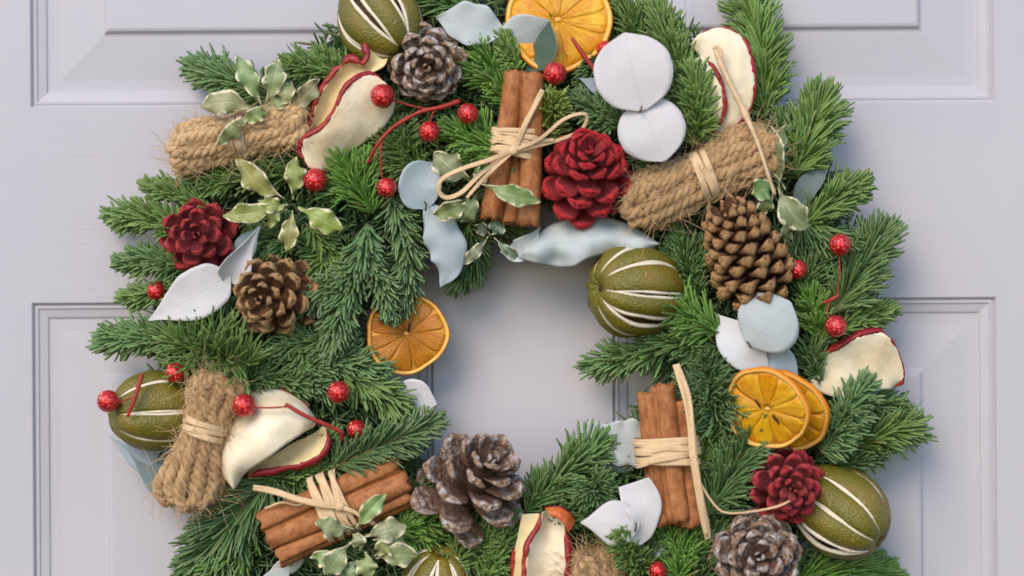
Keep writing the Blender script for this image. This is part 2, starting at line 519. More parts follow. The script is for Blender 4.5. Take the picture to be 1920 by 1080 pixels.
def needles_mesh(root, d, n, ln, wd, bend, rs):
    """K needles: root Kx3, direction, flat normal, length, width, bend vector"""
    K = len(root)
    ts = A([0, .2, .5, .80, .95, 1.0]); ww = A([.5, .92, 1, 1.0, .78, .34])
    d = nrm(d); n = nrm(n - d * np.sum(n * d, -1, keepdims=True)); x = np.cross(d, n)
    c = root[:, None] + d[:, None] * (ln[:, None] * ts)[..., None] + bend[:, None] * (ts ** 2)[None, :, None] * ln[:, None, None]
    hw = (wd[:, None] * ww)[..., None] / 2
    th = hw * .62
    ring = np.stack([c - x[:, None] * hw, c + n[:, None] * th, c + x[:, None] * hw, c - n[:, None] * th], 2)
    V = ring.reshape(-1, 3)
    m = len(ts)
    i, j = np.meshgrid(np.arange(m - 1), np.arange(4), indexing='ij')
    f = np.stack([i * 4 + j, i * 4 + (j + 1) % 4, (i + 1) * 4 + (j + 1) % 4, (i + 1) * 4 + j], -1).reshape(-1, 4)[:, ::-1]
    f = np.concatenate([f, [[(m - 1) * 4 + 3, (m - 1) * 4 + 2, (m - 1) * 4 + 1, (m - 1) * 4]][::-1]])
    F = (f[None] + (np.arange(K) * m * 4)[:, None, None]).reshape(-1, 4)
    u = np.tile(np.repeat(ts, 4), K)
    v = np.tile(A([0, 1, 0, .6]), K * m)
    return V, F, dict(u=u, v=v)

def filler(n):
    a = rng.uniform(0, 2 * math.pi, n); rr = 465 + 190 * rng.uniform(-1, 1, n)
    px = 960 + rr * np.cos(a); py = 640 - rr * np.sin(a)
    keep = (py < 1230)
    px, py, a, rr = px[keep], py[keep], a[keep], rr[keep]
    n = len(px)
    h = A([hb(x, y) for x, y in zip(px, py)]) * .66 + rng.uniform(-6, 30, n)
    root = np.stack([px, -py, h], -1)
    rad = np.stack([np.cos(a), np.sin(a), 0 * a], -1); tan = np.stack([-np.sin(a), np.cos(a), 0 * a], -1)
    q_ = (rr - 465) / 300
    d = rad * (q_ * .7 + rng.normal(0, .45, n))[:, None] + tan * rng.normal(.1, .8, n)[:, None] + A((0, 0, 1)) * rng.uniform(.05, .7, n)[:, None]
    nn = A((0, 0, 1)) + rng.normal(0, .5, (n, 3))
    V, F, at = needles_mesh(root, d, nn, rng.uniform(26, 44, n), rng.uniform(4, 5.4, n), rng.normal(0, .12, (n, 3)), rng)
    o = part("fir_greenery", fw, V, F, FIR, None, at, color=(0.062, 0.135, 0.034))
    o.location = fw.w
    tag(o, "dark loose fir needles filling the gaps between the sprigs of the wreath", "greenery", None, "stuff")
filler(16000)

GM, GB, GG, GY, GD = (0.108, 0.195, 0.034), (0.094, 0.185, 0.068), (0.095, 0.225, 0.022), (0.250, 0.330, 0.055), (0.055, 0.125, 0.032)
GMB = (0.088, 0.178, 0.050)
GM, GB, GG, GY, GD, GMB = [tuple(v * 1.45 for v in g) for g in (GM, GB, GG, GY, GD, GMB)]
def fir(label, pts, style="brush", nl=38, dens=1.9, col=GM, dh=0, bias=(0, 0, 0), wd=5.9, tip=.75, ang=50, hts=None, side=True):
    """pts: (px, py) from the base of the sprig to its tip"""
    P2 = [(x, y, (hb(x, y) * .8 + 26 + dh + (8 * i if False else 0)) if hts is None else hts[i]) for i, (x, y) in enumerate(pts)]
    mid = P2[len(P2) // 2]
    fr = Frame(*mid)
    L = spline(q(P2), 40)
    length = np.sum(np.linalg.norm(np.diff(L, axis=0), axis=1))
    root = thing("fir_sprig", fr, label, "fir sprig", "fir sprigs of the wreath")
    part("twig", fr, *tube(L, np.linspace(4.2, 2.0, 40), 6), TWIG, root)
    tube_parts = []
    def brush(L, length, nl, lift):
        M_ = len(L)
        T, X, U = frames(L)
        n = int(length * dens * .95)
        t = np.sort(rng.uniform(.0, 1, n) ** .92)
        ntip = 24
        t = np.concatenate([t, rng.uniform(.955, 1, ntip)]); n += ntip
        idx = t * (M_ - 1)
        at = lambda M: np.stack([np.interp(idx, np.arange(M_), M[:, j]) for j in range(3)], -1)
        p, tt, xx, uu = at(L), nrm(at(T)), nrm(at(X)), nrm(at(U))
        if style == "flat":
            phi = rng.choice([-1, 1], n) * np.radians(rng.normal(72, 22, n))
        else:
            phi = np.radians(rng.uniform(-135, 135, n))
        near = np.clip((t - tip) / max(1e-3, 1 - tip), 0, 1)
        patch = 1 + .22 * np.sin(t * rng.uniform(6, 11) + rng.uniform(0, 6)) * np.sign(np.sin(phi))
        aa = np.radians(rng.normal(ang, 13, n)) * patch * (1 - .72 * near ** 1.3)
        aa[-ntip:] = np.radians(np.abs(rng.normal(0, 26, ntip)))
        radial = np.cos(phi)[:, None] * uu + np.sin(phi)[:, None] * xx
        d = np.cos(aa)[:, None] * tt + np.sin(aa)[:, None] * radial + A(bias) * rng.uniform(.6, 1.3, n)[:, None] + rng.normal(0, .11, (n, 3))
        ln = nl * rng.uniform(.66, 1.14, n) * (1 - .28 * near) * np.clip(.6 + t * 4, 0, 1)
        bend = tt * rng.uniform(.0, .26, n)[:, None] + A((0, 0, 1)) * rng.uniform(-.04, .2, n)[:, None] + rng.normal(0, .08, (n, 3)) + A(bias) * .25
        nn = radial * .6 + A((0, 0, 1)) * .8 + rng.normal(0, .45, (n, 3))
        return needles_mesh(p, d, nn, ln, wd * rng.uniform(.78, 1.18, n), bend, rng)
    jobs = [(L, length, nl, 0)]
    tip_r = math.hypot(pts[-1][0] - 960, pts[-1][1] - 640)
    if side and style == "brush" and length > 105 and 300 < tip_r < 640 and hts is None:
        T, X, U = frames(L)
        for k, sg in enumerate((-1, 1)):
            i0 = int(rng.uniform(8, 20))
            dd = nrm(T[i0] * .75 + X[i0] * sg * .75 + U[i0] * .05)
            ll = length * rng.uniform(.34, .5)
            sL = L[i0] + dd * np.linspace(0, ll, 16)[:, None] + T[i0] * (np.linspace(0, 1, 16) ** 2 * ll * .25)[:, None] - A((0, 0, 1)) * 8 * np.linspace(0, 1, 16)[:, None]
            part("twig", fr, *tube(sL, np.linspace(3, 1.6, 16), 6), TWIG, root)
            jobs.append((sL, ll, nl * .85, 0))
    Vs, Fs, us, vs, k0 = [], [], [], [], 0
    for jb in jobs:
        V, F, atr = brush(*jb)
        Vs.append(V); Fs.append(F + k0); us.append(atr["u"]); vs.append(atr["v"]); k0 += len(V)
    k = rng.uniform(.86, 1.14)
    o = part("needles", fr, np.concatenate(Vs), np.concatenate(Fs), FIR, root, dict(u=np.concatenate(us), v=np.concatenate(vs)), color=tuple(c * k for c in col))
    o["kind"] = "stuff"

# upper left
fir("plump fir sprig pointing left above the variegated leaves, highest on the left side", [(520, 190), (440, 150), (362, 124)], nl=50, dens=2.6, col=GMB, dh=10)
fir("fir sprig tucked between the variegated leaves and the top lime", [(690, 160), (620, 132), (555, 128)], nl=46, dens=2.4, col=GM, bias=(0, .35, 0))
fir("fir sprig just below the pale upper left rope bundle", [(560, 330), (470, 335), (375, 345)], nl=44, dens=2.6, col=GM, bias=(0, .3, .1))
fir("short fir sprig on the left edge above the small dusty red cone", [(400, 395), (335, 365), (285, 352)], nl=36, dens=2.3, col=GM, bias=(-.1, .2, 0))
fir("fat drooping fir sprig sticking out left beside the small dusty red cone", [(370, 440), (280, 408), (210, 402)], nl=44, dens=2.8, col=GM, dh=8)
fir("fir sprig on the left edge below the dusty red cone", [(370, 500), (300, 490), (238, 492)], nl=42, dens=2.4, col=GMB)
fir("fir sprig behind the red berry on the left edge", [(370, 545), (300, 550), (242, 556)], nl=38, dens=2.2, col=GM, dh=-6)
fir("wide fir sprig farthest left, above the left lime", [(350, 640), (270, 632), (200, 640)], nl=48, dens=2.8, col=GMB, dh=12)
fir("bright yellow-green fir sprig with long loose needles above the left rope bundle", [(472, 684), (408, 668), (336, 644)], style="brush", nl=80, dens=2.0, col=(0.165, 0.27, 0.06), dh=34, wd=5.0, ang=70, tip=.55, bias=(.55, .10, .08))
fir("dark fir sprig under the natural brown cone", [(640, 640), (560, 645), (520, 660)], nl=40, dens=2.3, col=GMB)
fir("dark fir sprig between the variegated star and the natural brown cone", [(600, 470), (520, 445), (470, 470)], nl=40, dens=2.2, col=GD)
fir("dark fir sprig under the lower leaf of the upper left variegated sprig", [(590, 300), (520, 292), (470, 300)], nl=38, dens=2.2, col=GD)
# centre left
fir("long bluish fir sprig curving down beside the natural brown cone", [(690, 420), (672, 500), (640, 580), (622, 650)], nl=46, dens=3.0, col=GB, dh=34)
fir("long fir sprig ending over the orange slice by the opening", [(735, 370), (762, 450), (765, 520), (756, 568)], nl=42, dens=3.0, col=GB, dh=26, tip=.8)
fir("bright grassy fir sprig below the left apple slices", [(700, 400), (670, 350), (640, 305)], nl=52, dens=2.2, col=GG, dh=22, wd=4.8)
fir("fir sprig under the curved red twig in the upper left", [(800, 330), (760, 290), (715, 262)], nl=48, dens=2.2, col=GM, dh=6, bias=(0, -.3, 0))
fir("fir sprig between the dusty brown cone and the star of variegated leaves", [(575, 420), (610, 470), (618, 545)], nl=42, dens=2.2, col=GM, dh=8)
fir("fir sprig between the two white leaves left of the opening and the orange slice", [(560, 690), (630, 680), (705, 690)], nl=44, dens=2.5, col=GB, dh=10)
fir("blue-green fir sprig spreading right of the bright yellow-green sprig", [(540, 720), (600, 700), (650, 650)], nl=42, dens=2.4, col=GB, dh=4)
fir("dark fir sprig around the top of the folded lower left apple", [(430, 720), (500, 712), (580, 730)], nl=40, dens=2.2, col=GD)
fir("drooping fir sprig between the lone red berry and the pale leaf at the opening", [(640, 700), (700, 725), (762, 778)], nl=50, dens=2.8, col=GM, dh=18, bias=(0, -.35, 0))
fir("light green fir sprig with a bare yellowish twig above the lower left cinnamon", [(620, 880), (700, 842), (800, 800)], style="flat", nl=52, dens=1.5, col=(0.105, 0.185, 0.06), dh=34, hts=[150, 168, 150])
fir("fir sprig below the folded lower left apple", [(470, 905), (560, 890), (650, 868)], nl=40, dens=2.2, col=GM)
fir("large light green fir sprig at the lower left corner of the wreath", [(520, 890), (450, 960), (370, 1060)], style="flat", nl=78, dens=1.9, col=(0.085, 0.19, 0.05), dh=10)
fir("fir sprig cut by the lower edge below the large light green one", [(480, 1010), (420, 1060), (350, 1100)], nl=52, dens=2.2, col=GG)
fir("dark green fir sprig between the frosted cone and the lower variegated sprig", [(720, 1010), (775, 985), (820, 972)], nl=46, dens=2.6, col=GG, dh=6)
fir("dark fir sprig below the lower left cinnamon", [(560, 1050), (620, 1030), (680, 1040)], nl=40, dens=2.2, col=GD, dh=-8)
fir("fir sprig below the frosted cone at the bottom", [(820, 1090), (880, 1030), (935, 1005)], nl=46, dens=2.6, col=GM, dh=8)
fir("short fir sprig left of the bottom apple", [(900, 1100), (930, 1050), (960, 985)], nl=40, dens=2.4, col=GM, dh=14)
# top middle
fir("bright fir sprig right of the red twig, under the cinnamon at the top", [(980, 300), (910, 275), (850, 250)], nl=50, dens=2.6, col=GG, dh=20)
fir("bright fir sprig left of the top cinnamon bundle", [(960, 200), (930, 140), (905, 95)], nl=48, dens=2.6, col=GG, dh=8)
fir("dark fir sprig at the top edge between lime and pale leaf", [(900, 30), (840, 8), (790, 10)], nl=46, dens=2.4, col=GD, dh=-14)
fir("fir sprig standing up in front of the top grey leaf", [(975, 130), (955, 100), (948, 75)], nl=34, dens=2.2, col=GM, dh=24)
fir("curled yellow-green fir tip right of the top cinnamon", [(1015, 270), (1030, 225), (1036, 195)], nl=46, dens=2.6, col=GY, dh=16, hts=[110, 140, 175])
fir("blue-green fir tip left of the large white leaf pair", [(1180, 240), (1130, 215), (1092, 195)], nl=44, dens=2.8, col=GB, dh=18)
fir("dark fir tip between the orange slice and the large white leaf pair", [(1150, 90), (1110, 130), (1095, 150)], nl=34, dens=2.2, col=GD)
fir("fir sprig at the top edge right of the orange slice", [(1200, 80), (1180, 30), (1150, 0)], nl=46, dens=2.4, col=GM, dh=-6)
fir("long upright fir sprig behind the large white leaf pair", [(1300, 270), (1285, 170), (1258, 90), (1235, 30)], nl=56, dens=3.0, col=GM, dh=10)
fir("upright fir sprig at the top right edge behind the apple slices", [(1425, 230), (1428, 120), (1405, 10), (1395, -60)], style="flat", nl=58, dens=2.6, col=GM, dh=-22)
fir("dark fir sprig between the apple slices and the white leaf pair", [(1305, 275), (1308, 205), (1302, 140)], nl=44, dens=2.8, col=GM, hts=[150, 176, 168])
fir("dark fir foliage below the pale leaf left of the top cinnamon", [(880, 420), (890, 480), (860, 525)], nl=42, dens=2.4, col=GD, dh=4)
fir("dark fir sprig under the top cinnamon bundle", [(800, 440), (890, 410), (960, 430)], nl=40, dens=2.2, col=GD, dh=-20)
# right side
fir("tall upright fir sprig standing clear at the upper right", [(1490, 330), (1515, 260), (1543, 190)], style="flat", nl=62, dens=2.9, col=GM, dh=14)
fir("fir sprig right of the upper right rope bundle", [(1460, 340), (1480, 290), (1470, 235)], nl=46, dens=2.2, col=GD, dh=-8)
fir("fir sprig whose tip reaches right below the dark round leaf", [(1500, 430), (1560, 375), (1605, 350)], nl=50, dens=2.8, col=GM, dh=12)
fir("dark drooping fir sprig above the upper right berry", [(1490, 400), (1530, 430), (1580, 440)], nl=52, dens=2.5, col=GD, dh=14, bias=(0, -.6, 0))
fir("olive fir sprig with a bare twig at the right edge beside three berries", [(1560, 590), (1610, 510), (1652, 440)], style="flat", nl=62, dens=2.4, col=(0.085, 0.16, 0.042), dh=16)
fir("dark fir sprig between the side-lying cone and the berries", [(1500, 560), (1520, 500), (1525, 450)], nl=46, dens=2.2, col=GD)
fir("bright fir sprig left of the lower berry on the right", [(1540, 640), (1530, 600), (1520, 560)], nl=46, dens=2.6, col=GG, dh=10)
fir("dark fir sprig right of the three blue-grey leaves", [(1540, 720), (1520, 670), (1530, 640)], nl=42, dens=2.2, col=GD)
fir("right-hand fir sprig sweeping under the lower right berry", [(1540, 640), (1600, 600), (1660, 585)], nl=44, dens=2.0, col=GM, dh=-10)
fir("blue-green drooping fir sprig in front of the right apple slice", [(1540, 850), (1585, 780), (1612, 728)], nl=52, dens=3.0, col=GB, dh=34, bias=(.05, -.42, 0))
fir("ragged fir sprig farthest right with splayed needles", [(1600, 840), (1660, 810), (1705, 805)], style="brush", nl=58, dens=1.9, col=GM, dh=4, ang=62)
fir("dark fir sprig behind the farthest right sprig", [(1600, 760), (1650, 760), (1690, 770)], nl=42, dens=1.8, col=GD, dh=-14)
fir("dark fir between the right lime and the blue-green drooping sprig", [(1560, 880), (1610, 860), (1650, 840)], nl=40, dens=2.0, col=GD, dh=-16)
fir("bright chunky fir sprig below the round lime by the opening", [(1350, 625), (1295, 595), (1245, 565)], nl=58, dens=3.0, col=GG, dh=52)
fir("green fir sprig just under the bright chunky one", [(1370, 660), (1300, 645), (1245, 640)], nl=48, dens=2.6, col=(0.06, 0.17, 0.04), dh=28)
fir("dark fir tip reaching left into the opening", [(1260, 650), (1190, 665), (1125, 682)], nl=48, dens=2.8, col=GMB, dh=6)
fir("dark fir between lime and side-lying cone", [(1310, 560), (1290, 500), (1275, 450)], nl=42, dens=2.2, col=GD, dh=8)
fir("bluish fir tip with long drooping needles left of the right orange slices", [(1345, 800), (1335, 740), (1328, 685)], nl=62, dens=2.6, col=GB, dh=30, bias=(0, -.45, .1), ang=60)
fir("broad fir sprig with a visible twig between cinnamon and the lower dark red cone", [(1330, 965), (1375, 880), (1432, 790)], style="flat", nl=62, dens=2.6, col=(0.075, 0.17, 0.05), dh=26)
fir("fir sprig right of the lower right cinnamon sticks", [(1290, 930), (1320, 860), (1335, 790)], nl=46, dens=2.2, col=GM, dh=8)
fir("large fir sprig fanning up at the bottom right of the opening", [(985, 960), (1050, 895), (1120, 838)], style="brush", nl=62, dens=2.7, col=GMB, dh=12)
fir("star-shaped fir tip facing the viewer above the lower white leaves", [(1125, 925), (1118, 918), (1112, 910)], nl=46, dens=9.0, col=(0.08, 0.18, 0.06), hts=[105, 135, 168], tip=.9, ang=66)
fir("fir sprig behind the bottom apple slice", [(1000, 1000), (1060, 960), (1120, 950)], nl=44, dens=2.4, col=GD)
fir("small dark fir tip across the lower white leaves", [(1215, 1080), (1188, 1045), (1162, 1008)], nl=42, dens=2.6, col=GM, hts=[125, 165, 196])
fir("dark fir sprig at the bottom below the right cinnamon", [(1270, 1100), (1280, 1040), (1300, 985)], nl=46, dens=2.6, col=GG, dh=8)
fir("dark fir sprig at the lower edge beside the bottom red berry", [(1180, 1110), (1210, 1060), (1230, 1020)], nl=42, dens=2.4, col=GD)
fir("bright fir sprig cut by the lower right corner", [(1480, 1090), (1570, 1070), (1660, 1090)], nl=62, dens=2.4, col=GG, dh=-14, bias=(.1, .1, 0))
fir("fir sprig behind the lower right frosted cone", [(1310, 1100), (1340, 1010), (1350, 960)], nl=44, dens=2.2, col=GD)
fir("dark fir between the upper right rope and the red cone", [(1250, 330), (1220, 300), (1190, 290)], nl=40, dens=2.0, col=GD, dh=-10)
fir("dark fir between the lower left cinnamon and the frosted cone", [(740, 960), (790, 920), (830, 890)], nl=40, dens=2.0, col=GD, dh=-10)

# ---------------------------------------------------------------- pine cones
def scale_mesh(name, mat, seed, point=0.0, thick=.13, cup=.32, curl=.30, wide=.5):
    r = np.random.default_rng(seed)
    nu, nv = 11, 7
    us = A([0, .18, .36, .52, .66, .77, .86, .92, .965, .99, 1.0])
    if point:
        wu = np.interp(us, [0, .35, .66, 1], [.42, .72, 1.0, .16])
    else:
        wu = np.where(us < .72, .40 + .60 * np.sin(us / .72 * math.pi / 2) ** 1.2, np.sqrt(np.maximum(0, 1 - (np.maximum(us - .72, 0) / .283) ** 2.6)))
    wu = np.maximum(wu, .10) * wide
    tu = np.interp(us, [0, .5, .74, .90, 1], [.35, .5, .8, 1.25, .75]) * thick
    vs = np.linspace(-1, 1, nv)
    U, Vv = np.meshgrid(us, vs, indexing='ij')
    X = Vv * wu[:, None]
    Y = U - .05 * (Vv ** 2) * U
    jag = .025 * np.sin(Vv * 5 + seed * 2.3) * U
    Z = curl * U ** 2.2 + cup * (X ** 2) * 2.0 * (1 - .5 * U) + jag
    edge = np.sqrt(np.maximum(0, 1 - .92 * Vv ** 2))
    T = tu[:, None] * (.35 + .65 * edge) / 2
    if point:
        T = T + .10 * thick * 4 * np.exp(-((U - .76) / .13) ** 2) * (1 - np.abs(Vv)) 
    lipz = thick * .55 * np.exp(-((U - .93) / .06) ** 2) * (1 - .55 * Vv ** 2)
    top = np.stack([X, Y, Z + T * .45 + (0 if point else lipz)], -1).reshape(-1, 3)
    bot = np.stack([X, Y, Z - T * 1.5], -1).reshape(-1, 3)
    V = np.concatenate([top, bot]); K = nu * nv; m = nv
    V = V + .012 * np.stack([nz(V, 7, seed), nz(V, 6, seed + 3), nz(V, 8, seed + 5)], -1)
    F = []
    for i in range(nu - 1):
        for j in range(nv - 1):
            a, b, c, d = i * m + j, i * m + j + 1, (i + 1) * m + j + 1, (i + 1) * m + j
            F.append((a, b, c, d)); F.append((K + d, K + c, K + b, K + a))
        for j, fl in ((0, 1), (m - 1, 0)):
            a, d = i * m + j, (i + 1) * m + j
            F.append((a, d, K + d, K + a) if fl else (d, a, K + a, K + d))
    for j in range(nv - 1):
        a, b = (nu - 1) * m + j, (nu - 1) * m + j + 1
        F.append((a, K + a, K + b, b))
    u = np.tile(np.repeat(us, nv), 2)
    return mesh_np(name, V, F, mat, dict(u=u))

def ellipsoid(c, ex, ey, ez, nu=20, nv=12):
    V, F = [], []
    for i in range(nv + 1):
        th = math.pi * i / nv
        for j in range(nu):
            p = 2 * math.pi * j / nu
            V.append(A(c) + A(ex) * math.sin(th) * math.cos(p) + A(ey) * math.sin(th) * math.sin(p) + A(ez) * math.cos(th))
    for i in range(nv):
        for j in range(nu):
            F.append((i * nu + j, (i + 1) * nu + j, (i + 1) * nu + (j + 1) % nu, i * nu + (j + 1) % nu))
    return A(V), F

def basis(axis):
    z = nrm(axis); x = nrm(np.cross((0.13, 0.99, 0.02) if abs(z[1]) < .9 else (1, 0, 0), z)); return x, np.cross(z, x), z

def cone(label, c, axis, R, L, N, mat, p0=100, p1=22, l0=.86, ltip=.34, wide=.52, point=0, thick=.13, curl=.30, cup=.32, seed=1, pw=.85, rot=0.0, corer=.30, tipr=.05):
    fr = Frame(*c)
    o = q(c)
    x, y, z = basis(axis)
    root = thing("pine_cone", fr, label, "pine cone", "pine cones on the wreath")
    ms = [scale_mesh("scale", mat, seed * 5 + k, point, thick, cup, curl, wide) for k in range(3)]
    rr = random.Random(seed)
    part("core", fr, *ellipsoid(o - z * L * .08, x * R * corer, y * R * corer, z * L * .46), CONECORE, root)
    for i in range(N + 3):
        t = min(1.0, (i + .5) / N)
        az = i * 2.399963 + rr.uniform(-.09, .09) + rot
        pitch = math.radians(lerp(p0, p1, t ** pw) + rr.uniform(-5, 5))
        rad = x * math.cos(az) + y * math.sin(az)
        ln = R * (np.interp(t, [0, .2, .5, .8, 1], [l0 * .86, l0, l0 * .93, lerp(l0, ltip, .55), ltip])) * rr.uniform(.93, 1.06)
        if i >= N:
            ln *= .62 - .08 * (i - N); pitch = math.radians(rr.uniform(4, 14))
        rc = R * lerp(corer * .55, tipr, t)
        pos = o + z * L * lerp(-.48, .36, t) + rad * rc
        d = z * math.cos(pitch) + rad * math.sin(pitch)
        up = z * math.sin(pitch) - rad * math.cos(pitch)
        sd = np.cross(d, up)
        tw = math.radians(rr.uniform(-9, 9))
        sd, up = sd * math.cos(tw) + up * math.sin(tw), up * math.cos(tw) - sd * math.sin(tw)
        link("scale", ms[i % 3], root, M=fr.mat(pos, sd * ln * np.interp(t, [0, .6, 1], [1, 1.0, .9]), d * ln, up * ln))

cone("frosted brown cone beside the top lime, tip facing the viewer", (800, 122, 172), (.04, -.20, 1), 88, 128, 34, CONE_FROST, seed=2, thick=.19, wide=.29, p0=97, p1=34, cup=.6, corer=.22, ltip=.36, l0=.82, curl=.10)
cone("big bright red cone right of the top cinnamon bundle", (1100, 320, 190), (.05, .48, .87), 102, 156, 44, CONE_RED, seed=3, wide=.31, p0=99, p1=36, curl=.10, l0=.80, ltip=.36, thick=.14, corer=.24, cup=.5)
cone("small dusty red cone on the left side", (374, 444, 152), (.05, .04, 1), 88, 140, 28, CONE_DUSTRED, seed=4, wide=.28, p0=96, p1=36, cup=.7, ltip=.34, thick=.15, corer=.18, l0=.82, curl=.08)
cone("natural brown open cone on the left, right of the white leaf", (509, 554, 172), (-.24, -.10, 1), 96, 150, 36, CONE_BROWN, seed=5, wide=.275, p0=98, p1=34, cup=.6, thick=.15, ltip=.34, corer=.22, l0=.82, curl=.08)
cone("long natural tan cone lying on its side on the right", (1393, 468, 185), (-.40, .84, .36), 90, 190, 84, CONE_TAN, seed=6, wide=.34, point=1, thick=.22, p0=90, p1=36, l0=.74, ltip=.46, curl=.16, corer=.36, pw=1.35, tipr=.16)
cone("large wide open frosted cone at the bottom of the opening", (890, 905, 175), (.40, .60, .68), 116, 170, 29, CONE_FROST2, seed=7, wide=.32, p0=98, p1=34, l0=.86, ltip=.46, thick=.11, curl=.06, cup=.6)
cone("dark red velvety cone beside the lower right lime", (1478, 910, 186), (.02, -.02, 1), 89, 144, 38, CONE_DARKRED, seed=8, wide=.26, p0=96, p1=32, cup=.7, ltip=.30, thick=.16, l0=.81, curl=.08, corer=.2)
cone("frosted grey-brown cone at the lower right edge, below the dark red one", (1418, 1046, 180), (-.04, .16, 1), 108, 146, 34, CONE_FROST2, seed=9, wide=.29, p0=98, p1=34, thick=.18, cup=.6, corer=.22, l0=.81, curl=.10, ltip=.34)

# ---------------------------------------------------------------- dried limes
def lime(label, c, axis, R, L, nslit, gaps, face=(0, 0, 1), k0=0, seed=1):
    fr = Frame(*c); o = q(c); x, y, z = basis(axis)
    root = thing("dried_lime", fr, label, "dried lime", "dried limes on the wreath")
    part("pulp", fr, *ellipsoid(o, x * R * .86, y * R * .86, z * L * .86), LIMEIN, root)
    r = np.random.default_rng(seed)
    rot = math.atan2(A(face) @ y, A(face) @ x) - k0 * 2 * math.pi / nslit
    edges = rot + (np.arange(nslit) + r.uniform(-.10, .10, nslit)) * 2 * math.pi / nslit
    th = np.linspace(.0, math.pi, 30)
    def surf(t, phi, k=1.0):
        rad = np.sin(t) ** .92 * R * k * (1 + .03 * np.sin(3 * phi + seed) + .02 * np.sin(t * 4 + phi * 2))
        ax = np.cos(t) * L * k - 16 * np.exp(-(t / .16) ** 2) - 10 * np.exp(-((math.pi - t) / .14) ** 2)
        return o + x * (rad * np.cos(phi))[..., None] + y * (rad * np.sin(phi))[..., None] + z * ax[..., None]
    gp = lambda t, g: g * np.maximum(0, np.sin(np.clip((t - .24 - g * .3) / (math.pi - .62) * math.pi, 0, math.pi))) ** .8 + g * .06 * np.sin(t * 7 + g * 90)
    for i in range(nslit):
        a, b = edges[i], edges[(i + 1) % nslit]
        if b < a: b += 2 * math.pi
        ga, gb = gaps[i % len(gaps)], gaps[(i + 1) % len(gaps)]
        pa = a + gp(th, ga); pb = b - gp(th, gb)
        nv = 9
        s = np.linspace(0, 1, nv)
        PH = pa[:, None] * (1 - s) + pb[:, None] * s
        TT = np.repeat(th[:, None], nv, 1)
        bul = 1 + .085 * np.sin(s * math.pi)[None] ** .8 * np.sin(TT) - .05 + .012 * nz(np.stack([TT * 3, PH * 3, TT * 0], -1), 1.6, seed + i)
        G = surf(TT, PH, bul)
        V, F, at = sheet(G[:, ::-1], 5.0)
        part("peel", fr, V, F, LIME, root)
        for ph, g, sg in ((a, ga, 1), (b, gb, -1)):
            t2 = np.linspace(.26, math.pi - .36, 26)
            pp = ph + sg * gp(t2, g) * .80
            C = surf(t2, pp, .968)
            wv = np.sin(np.linspace(0, math.pi, 26)) ** .6
            rr_ = (.5 + (1.7 + 11 * g) * wv) * (1 + .10 * np.sin(t2 * 9 + i) + .16 * nz(C, .12, i + seed))
            V, F = tube(C, rr_, 7)
            part("pith_edge", fr, V, F, PITH, root)

lime("green lime at the top edge, slit open, behind the frosted cone", (714, 38, 128), (.55, -.70, .42), 74, 92, 7, [.15, .07, .05, .06, .04, .06, .13], face=(-.25, .0, 1), k0=0, seed=1)
lime("green lime hanging into the opening under the large draped grey leaf", (1192, 545, 150), (-.86, .05, .50), 86, 92, 9, [.20, .07, .04, .06, .05, .04, .05, .05, .07], face=(.1, -.62, .70), k0=0, seed=2)
lime("green lime on the far left behind the rope bundle", (300, 772, 115), (-.88, -.02, .40), 72, 98, 7, [.05, .03, .06, .03, .04, .05, .03], face=(.2, .1, 1), k0=0, seed=3)
lime("dark green lime at the right edge beside the dark red cone", (1574, 960, 130), (.72, -.55, .42), 79, 99, 8, [.26, .035, .02, .02, .03, .02, .03, .03], face=(-.55, -.62, .56), k0=0, seed=4)
lime("lime at the lower edge with wide open slits", (822, 1092, 130), (.1, .86, .42), 66, 70, 8, [.26, .12, .2, .24, .1, .2], face=(-.2, 0, 1), k0=0, seed=5)

